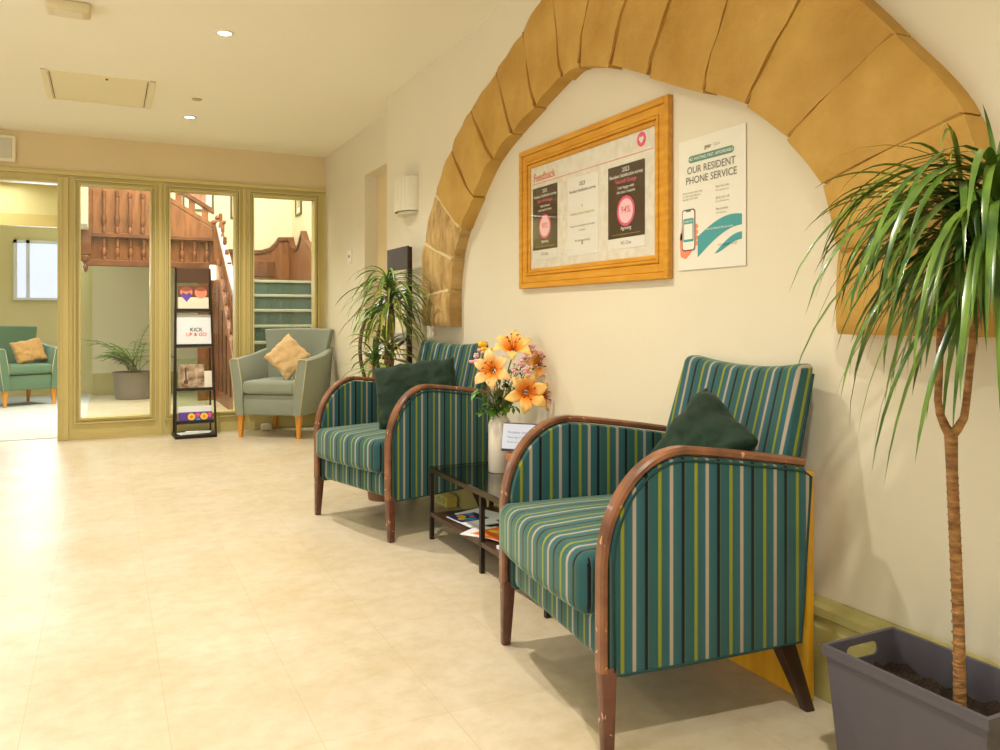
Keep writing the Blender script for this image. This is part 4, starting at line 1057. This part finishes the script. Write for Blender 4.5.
magazine((1.52, 2.92, SZ), math.radians(-88), .21, .148, .005, mat('dark_navy_cover', (40, 34, 56), .4), 'dark leaflet with blue and orange spots behind the middle table leg', [('e', -.055, -.03, .03, .02, BLUEP), ('e', .02, -.035, .018, .018, ORAP), ('e', .055, -.03, .012, .02, RED), ('e', -.07, .03, .03, .012, WHITEB), ('r', -.105, .105, -.074, -.062, WHITEB)])
magazine((1.405, 2.95, SZ), math.radians(-55), .21, .148, .004, WHITEB, 'white booklet lying under the orange one on the table shelf', [])
magazine((1.42, 2.90, SZ+.0047), math.radians(-72), .20, .145, .003, ORAP, 'orange covered magazine on top of the pile on the table shelf', [('e', -.05, .01, .03, .015, YELP), ('r', -.10, -.09, -.07, .07, WHITEB)])
magazine((1.42, 2.66, SZ), math.radians(-80), .21, .148, .012, WHITEB, 'small white stack of papers near the seat edge on the table shelf', [])

# ================================================================ leaflet rack
rk = empty('leaflet_rack', (.670, 7.27, 0), 'tall dark metal leaflet rack with four tiers in front of the glass partition', 'leaflet rack', rz=math.radians(2))
RW = .155
def yfront(z): return -.10+.17*(z/1.42)
for s in (-1, 1):
    bm = new(); w0 = RW-.015*0
    tube(bm, [(s*(RW+.004), -.12, .012), (s*(RW-.006), yfront(.7), .7), (s*(RW-.018), yfront(1.42), 1.425)], .009, 8); obj('side_rail', bm, BLACKM, rk, smooth=True)
    bm = new(); tube(bm, [(s*(RW-.006), .125, .012), (s*(RW-.012), .11, .7), (s*(RW-.020), .085, 1.40)], .007, 8); obj('side_rail', bm, BLACKM, rk, smooth=True)
bm = new(); box(bm, -RW-.01, RW+.01, -.145, .14, 0, .028, .006); obj('base', bm, BLACKM, rk)
bm = new(); box(bm, -RW+.012, RW-.012, .062, .072, 1.30, 1.425, .002); obj('header_panel', bm, mat('brown_header_plastic', (88, 62, 44), .5), rk)
shelves = [1.065, .765, .40, .13]
for z in shelves:
    bm = new(); y = yfront(z); M = Matrix.Translation((0, y, z)) @ Matrix.Rotation(math.radians(-12), 4, 'X')
    box(bm, -RW+.008, RW-.008, -.012, .045, -.012, -.004, .001, 1, M); box(bm, -RW+.008, RW-.008, -.016, -.010, -.012, .012, .001, 1, M)
    sh = obj('shelf', bm, BLACKM, rk)
    bm = new(); box(bm, -RW+.014, RW-.014, .040, .043, -.004, .27, 0, 1, M); obj('shelf_back', bm, glass_mat('clear_acrylic', (.86, .92, .84), 1.0), sh)
def rackleaf(k, w, h, x, label, cover, extras, t=.006, lean=12, texts=(), off=.0):
    z = shelves[k]; W0 = Matrix.Rotation(math.radians(2), 4, 'Z'); base = Vector((.670, 7.27, 0))+W0 @ Vector((x, yfront(z)-.001+off, z-.001+.0))
    r = empty('leaflet', base, label, 'leaflet', 'leaflets in the rack'); r.rotation_euler = (math.radians(-lean), 0, math.radians(2))
    bm = new(); box(bm, -w/2, w/2, 0, t, 0, h, .0008, 1); obj('pages', bm, WHITE, r)
    F = Matrix(((1, 0, 0, 0), (0, 0, -1, 0), (0, 1, 0, 0), (0, 0, 0, 1)))
    bm = new(); flat(bm, rect2(-w/2, w/2, 0, h), F, 0, .0006); obj('cover', bm, cover, r)
    for j, (kind, a, b, c, d_, mm) in enumerate(extras):
        bm = new()
        flat(bm, rect2(a, b, c, d_) if kind == 'r' else (ell(a, b, c, d_, 16) if kind == 'e' else [(a, b-d_), (a+c, b+d_*.35), (a+c*.6, b+d_), (a, b+d_*.55), (a-c*.6, b+d_), (a-c, b+d_*.35)]), F, .0005, .0012+.0004*j); obj('cover_print', bm, mm, r)
    for s, xx, yy, sz, mm in texts: text('cover_text', [(s, xx, yy, sz, 'CENTER')], r, mm, F, .0032)
rackleaf(0, .245, .215, 0, 'booklet with two peach faces and a purple heart in the top tier', OFFW,
         [('r', -.1225, .1225, .115, .215, mat('dark_brown_photo', (110, 58, 34), .5)), ('e', -.055, .160, .050, .046, SKINP), ('e', .062, .155, .050, .050, SKINP), ('e', -.055, .185, .044, .02, mat('brown_hair_print', (150, 80, 44), .5)), ('e', .062, .186, .042, .018, mat('brown_hair_print', (150, 80, 44), .5)), ('r', -.1225, .1225, 0, .105, OFFW), ('h', -.055, .115, .045, .042, PURPLE)])
rackleaf(1, .285, .27, 0, 'white booklet with small red and black lettering in the second tier', WHITEB, [('r', -.142, .142, 0, .004, PINK)],
         texts=(('KICK', .02, .125, .045, INKD), ('UP & GO', .02, .085, .042, RED)))
rackleaf(2, .205, .215, -.025, 'booklet with a sepia street photograph in the third tier', PHOTO2, [('r', -.05, -.038, .06, .19, mat('dark_sepia', (84, 60, 40), .6)), ('r', -.06, -.028, .05, .08, mat('dark_sepia', (84, 60, 40), .6))])
rackleaf(2, .060, .155, .108, 'narrow white leaflet beside the sepia booklet in the third tier', WHITE, [])
rackleaf(3, .265, .135, 0, 'wide leaflet with a purple band of yellow and pink flowers in the lowest tier', WHITEB,
         [('r', -.1325, .1325, .0, .085, PURPLE), ('e', -.03, .045, .03, .03, YELP), ('e', -.03, .045, .012, .012, ORAP), ('e', .07, .045, .03, .03, YELP), ('e', .07, .045, .012, .012, ORAP), ('e', .02, .06, .018, .018, PINK), ('e', .115, .055, .015, .022, PINK), ('e', .02, .02, .018, .014, BLUEP)])
for k, (x, y, rz, z) in enumerate(((-.03, -.02, .2, .0285), (.03, .0, -.25, .0315))):
    b0 = Vector((.670, 7.27, 0))+Matrix.Rotation(math.radians(2), 3, 'Z') @ Vector((x, y, z))
    bm = new(); box(bm, -.105, .105, -.07, .07, 0, .0025, .0005, 1); o = obj('leaflet', bm, WHITEB, None, loc=b0); o.rotation_euler = (0, 0, rz)
    tag(o, ('lower', 'upper')[k]+' of two loose white leaflets lying on the rack base', 'leaflet', 'loose leaflets on the rack base')

# ================================================================ curved brochure stand by the recess
cs = empty('brochure_stand', (1.52, 4.67, 0), 'dark brochure stand with curved side rails and sloping trays left of the arch', 'brochure stand')
for y in (-.17, .17):
    bm = new(); box(bm, .07, .10, y-.012, y+.012, 0, 1.42, .003, 1); obj('post', bm, DARKW, cs)
    bm = new(); P = []
    for k in range(21):
        t = k/20; z = 1.05-1.03*t; x = -.06-.05*math.sin(PI*min(1, t*2.2))+(.0 if t < .45 else .0)-.02*t
        P.append((x, y, z))
    tube(bm, P, .012, 10); obj('curved_rail', bm, mat('bronze_brown_tube', (92, 66, 42), .35, metal=.2), cs, smooth=True)
bm = new(); box(bm, .065, .080, -.19, .19, 1.29, 1.425, .004); obj('header_board', bm, mat('charcoal_board', (58, 50, 46), .5), cs)
for z in (1.05, .78, .5):
    bm = new(); M = Matrix.Translation((-.06, 0, z)) @ Matrix.Rotation(math.radians(-38), 4, 'Y')
    box(bm, -.01, .18, -.17, .17, -.012, -.002, .002, 1, M); box(bm, -.022, -.01, -.17, .17, -.012, .02, .002, 1, M); obj('tray', bm, DARKW, cs)
bm = new(); box(bm, -.14, .12, -.18, .18, 0, .02, .004); obj('base', bm, DARKW, cs)
k = 0
for z, n in ((1.05, 2), (.78, 2)):
    for j in range(n):
        y = -.085+.17*j; M = Matrix.Translation((1.46, 4.67+y, z)) @ Matrix.Rotation(math.radians(-38), 4, 'Y')
        r = bpy.data.objects.new('brochure', None); COL.objects.link(r); r.matrix_world = M
        tag(r, ('white brochure in the %s tray of the curved stand, %s side' % ('upper' if z > 1 else 'lower', 'near' if j == 0 else 'far')), 'brochure', 'brochures in the curved stand')
        bm = new(); box(bm, -.005, .20, -.075, .075, 0, .008, .001, 1); obj('pages', bm, WHITEB, r)
        bm = new(); box(bm, .06, .15, -.05, .05, .008, .0088); obj('cover_print', bm, mat('pale_grey_photo', (190, 190, 176), .5, col2=(110, 110, 96), nscale=30), r)

# ================================================================ plants
def blade(bm, base, az, L, w, rise, droop, rnd, n=9, twist=.0, ex=1.3):
    """arching strap leaf: leaves the crown at angle rise, ends hanging"""
    p = Vector(base); ang = rise; V = []; d_az = Vector((math.cos(az), math.sin(az), 0)); side = Vector((-math.sin(az), math.cos(az), 0))
    for k in range(n+1):
        t = k/n; ww = w*(math.sin(PI*min(1, .22+t*.78)))**.75 if t < 1 else 0
        a = ang-droop*t**ex
        tang = d_az*math.cos(a)+Vector((0, 0, math.sin(a)))
        nrm = tang.cross(side).normalized()
        sd = (side*math.cos(twist*t)+nrm*math.sin(twist*t)).normalized()
        V.append((bm.verts.new(p-sd*ww+nrm*ww*.25), bm.verts.new(p-nrm*0), bm.verts.new(p+sd*ww+nrm*ww*.25)))
        p = p+tang*(L/n)
    for a, b in zip(V, V[1:]):
        bm.faces.new((a[0], a[1], b[1], b[0])); bm.faces.new((a[1], a[2], b[2], b[1]))
def crown(bm, c, n, L, w, rnd, rise=(-.2, 1.45), droop=(1.2, 2.6), h=.10, azr=None, wallx=None, ex=1.3):
    for k in range(n):
        az = rnd.uniform(0, 2*PI) if azr is None else rnd.uniform(*azr)
        t = (k+.5)/n; rs_ = rise[0]+(rise[1]-rise[0])*t; l = L*rnd.uniform(.72, 1.15)
        if wallx is not None:
            room = (wallx-c[0]-.03)/max(.05, math.cos(az)) if math.cos(az) > .05 else 9
            reach = l*.72
            if reach > room: rs_ = max(rs_, 1.1); az = az+PI if rnd.random() < .65 else az; l = min(l, max(room*1.5, .22)) if math.cos(az) > .05 else l
        blade(bm, (c[0], c[1], c[2]-h/2+h*t), az, l, w*rnd.uniform(.8, 1.15), rs_, max(.4, rs_+rnd.uniform(*droop)), rnd, twist=rnd.uniform(-.8, .8), ex=ex)
# near plant in the grey trough
PXc, PYc = 1.535, 1.10
pl = empty('potted_dracaena', (PXc, PYc, 0), 'tall bare-stemmed dracaena in a slate grey trough planter at the right edge', 'plant')
bm = new(); H_ = .28; A_, B_ = .112, .185; a_, b2 = .090, .160; wt = .006
def quad(z, a, b): return [bm.verts.new((sx*a, sy*b, z)) for sx, sy in ((-1, -1), (1, -1), (1, 1), (-1, 1))]
R1 = quad(0, a_, b2); R2 = quad(H_-.022, A_-.004, B_-.004); R2b = quad(H_-.022, A_+.002, B_+.002); R3 = quad(H_, A_+.003, B_+.003); R4 = quad(H_, A_-wt, B_-wt); R5 = quad(.02, a_-wt, b2-wt)
bm.faces.new(R1[::-1]); bm.faces.new(R5)
for P_, Q_ in ((R1, R2), (R2, R2b), (R2b, R3), (R3, R4), (R4, R5)):
    for k in range(4): bm.faces.new((P_[k], P_[(k+1) % 4], Q_[(k+1) % 4], Q_[k]))
bmesh.ops.recalc_face_normals(bm, faces=bm.faces[:])
o = obj('planter', bm, SLATE, pl)
# handle slots cut by boolean
bmc = new()
for s in (1,):
    box(bmc, -.050, .050, .13, .21, .234, .264, .013, 4)
cut = obj('planter_slot', bmc, SLATE_IN, pl)
md = o.modifiers.new('slot', 'BOOLEAN'); md.operation = 'DIFFERENCE'; md.object = cut; md.solver = 'EXACT'
bpy.context.view_layer.update(); dg = bpy.context.evaluated_depsgraph_get(); dg.update(); me2 = bpy.data.meshes.new_from_object(o.evaluated_get(dg)); o.modifiers.clear(); o.data = me2
bpy.data.objects.remove(cut)
bm = new(); n = 16; g = {}
for i in range(n+1):
    for j in range(n+1):
        u = -1+2*i/n; v = -1+2*j/n
        g[i, j] = bm.verts.new((u*(A_-.012), v*(B_-.012), 0.205+.012*math.sin(9*u+4*v)*math.cos(7*v-3*u)+random.uniform(-.006, .006)))
for i in range(n):
    for j in range(n): bm.faces.new((g[i, j], g[i+1, j], g[i+1, j+1], g[i, j+1]))
obj('soil', bm, SOIL, pl, smooth='all')
def L3(v): return Vector(v)-Vector((PXc, PYc, 0))
T0 = L3(at(960, 706, 1.575)); T1 = L3(at(956, 560, 1.58)); T2 = L3(at(952, 470, 1.59)); T3 = L3(at(951, 432, 1.60))
bm = new(); tube(bm, [T0+Vector((0, 0, -.03)), T0, T0.lerp(T1, .5)+Vector((.003, 0, 0)), T1, T2, T3], .011, 12, rs=[.0135, .012, .0105, .0105, .0105, .0125])
S1 = L3(at(938, 400, 1.60)); S2 = L3(at(941, 320, 1.60)); S2b = L3(at(962, 250, 1.58)); Q1 = L3(at(966, 405, 1.58)); Q2 = L3(at(974, 330, 1.54)); Q2b = L3(at(997, 245, 1.50))
tube(bm, [T3+Vector((0, 0, -.008)), L3(at(945, 426, 1.60)), L3(at(940, 414, 1.60)), S1, S2, S2b], .010, 10, rs=[.011, .009, .0078, .0072, .0070, .009])
tube(bm, [T3+Vector((0, 0, -.008)), L3(at(958, 428, 1.59)), L3(at(964, 418, 1.58)), Q1, Q2, Q2b], .010, 10, rs=[.011, .009, .0078, .0072, .0070, .009])
# ring scars
for k in range(26):
    q = T0.lerp(T1, k/14) if k < 14 else T1.lerp(T2, (k-14)/12)
    tube(bm, [q+Vector((0, 0, -.0012)), q+Vector((0, 0, .0012))], .0116, 12)
obj('trunk', bm, BARK, pl, smooth=60)
rnd = random.Random(11); bm = new(); bm2 = new()
CA = S2b+Vector((0, 0, .02)); CB = Q2b+Vector((0, 0, .03))
wl_ = WX-PXc
crown(bm, CA, 84, .35, .0062, rnd, rise=(-.4, 1.25), droop=(1.3, 1.62), h=.10, wallx=wl_, ex=.52)
crown(bm, CB, 115, .46, .0072, rnd, rise=(-.3, 1.35), droop=(1.3, 1.62), h=.16, wallx=wl_, ex=.58)
crown(bm2, CA+Vector((0, 0, .03)), 26, .27, .0045, rnd, rise=(.2, 1.2), droop=(.6, 1.5), wallx=wl_)
crown(bm2, CB+Vector((0, 0, -.02)), 20, .34, .0045, rnd, rise=(.0, 1.2), droop=(.6, 1.5), wallx=wl_)
# long leaves reaching left across the arch and the upright tip
for az, l, rs_, dr_ in ((2.35, .32, .95, 1.65), (2.2, .31, .75, 1.7), (2.5, .33, .60, 1.6), (2.05, .30, .45, 1.6), (2.3, .32, .30, 1.6), (2.6, .33, .85, 2.1), (1.95, .31, .9, 1.9), (2.8, .33, 1.1, 2.3)):
    blade(bm2 if l < .35 else bm, CA+Vector((0, 0, .03)), az, l, .0055, rs_, dr_, rnd, n=14, twist=.5)
for az, l in ((1.2, .20), (3.0, .22), (-1.4, .22), (.2, .16)): blade(bm, CB+Vector((0, 0, .06)), az, l*.8, .006, 1.5, .35, rnd)
obj('foliage', bm, LEAF, pl, smooth='all'); obj('foliage', bm2, LEAF2, pl, smooth='all')['label'] = 'thin yellowish leaves'

# second plant between the stand and the farther chair
p2 = empty('potted_dracaena', (1.385, 4.30, 0), 'dracaena with two drooping spiky crowns behind the farther striped armchair', 'plant')
bm = new(); lathe(bm, [(0, 0), (.085, 0), (.11, .20), (.115, .21), (.105, .21), (.10, .19), (0, .19)], 28); obj('pot', bm, mat('terracotta_brown_pot', (120, 84, 54), .6), p2, smooth=40)
bm = new(); lathe(bm, [(0, .195), (.1, .192)], 20); obj('soil', bm, SOIL, p2)
bm = new(); tube(bm, [(0, 0, .17), (.01, 0, .6), (.02, 0, 1.12)], .012, 10); tube(bm, [(-.03, .02, .17), (-.045, .03, .5), (-.05, .03, .74)], .010, 10); tube(bm, [(.03, -.02, .17), (.05, 0, .6), (.05, 0, 1.05)], .009, 8); obj('trunk', bm, BARK, p2, smooth=60)
rnd = random.Random(4); bm = new(); bm2 = new(); wl_ = WX-1.385
crown(bm, (.02, 0, 1.132), 80, .32, .0068, rnd, rise=(-.2, 1.35), droop=(1.1, 1.6), h=.14, wallx=wl_, ex=.75)
crown(bm2, (.04, 0, 1.08), 70, .32, .0068, rnd, rise=(-.2, 1.3), droop=(1.1, 1.6), h=.14, wallx=wl_, ex=.75)
crown(bm, (-.05, .03, .74), 40, .20, .007, rnd, rise=(-.1, 1.4), droop=(.6, 1.6), wallx=wl_)
crown(bm2, (.02, 0, .82), 34, .24, .009, rnd, rise=(-.1, 1.3), droop=(.6, 1.6), wallx=wl_)
obj('foliage', bm, LEAF3, p2, smooth='all'); obj('foliage', bm2, LEAF2, p2, smooth='all')

# palm in the stair hall
p3 = empty('potted_palm', (.31, 10.98, 0), 'green palm in a round grey tub seen through the left glass pane', 'plant')
bm = new(); lathe(bm, [(0, 0), (.20, 0), (.225, .08), (.235, .32), (.245, .335), (.225, .335), (.215, .30), (0, .30)], 32); obj('pot', bm, mat('mid_grey_tub', (120, 112, 104), .55), p3, smooth=40)
bm = new(); lathe(bm, [(0, .305), (.21, .302)], 20); obj('soil', bm, SOIL, p3)
rnd = random.Random(9); bm = new(); bs = new()
for k in range(22):
    az = rnd.uniform(0, 2*PI) if k > 7 else rnd.uniform(2.4, 3.6); L_ = rnd.uniform(.45, .75); rs_ = rnd.uniform(.8, 1.4); P = []; p = Vector((rnd.uniform(-.06, .06), rnd.uniform(-.06, .06), .31)); dz = rnd.uniform(1.0, 1.8)
    for j in range(11):
        P.append(p.copy()); a = rs_-dz*(j/10)**1.4; p = p+(Vector((math.cos(az)*math.cos(a), math.sin(az)*math.cos(a), math.sin(a))))*(L_/10)
    tube(bs, P, .004, 5)
    for j in range(3, 11):
        for s in (-1, 1):
            blade(bm, P[j], az+s*.9, .17*(1.15-j/14), .010, .25, 1.0, rnd, n=4)
obj('fronds', bm, LEAF3, p3, smooth='all'); obj('frond_stems', bs, STEM, p3, smooth='all')

# ================================================================ small things on the floor
ye = empty('socket_box', (WX-.075, 4.02, 0), 'flat yellow printed box on the floor under the farther armchair by the skirting', 'box')
bm = new(); box(bm, -.03, .03, -.09, .09, 0, .055, .004); obj('carton', bm, mat('yellow_card', (226, 204, 96), .5), ye)
bm = new(); box(bm, -.0315, -.030, -.06, .05, .012, .042); obj('printed_label', bm, mat('green_white_print', (214, 220, 170), .5, col2=(120, 160, 90), nscale=60), ye)
cb = empty('door_stop', (1.28, 7.36, 0), 'small cream block on the floor beneath the sage grey armchair', 'door stop')
bm = new(); box(bm, -.045, .045, -.03, .03, 0, .06, .014, 3); obj('block', bm, CREAMP, cb, smooth=50)
bm = new(); box(bm, -.03, .03, -.034, -.029, .015, .045, .002); obj('face_plate', bm, OFFW, cb)
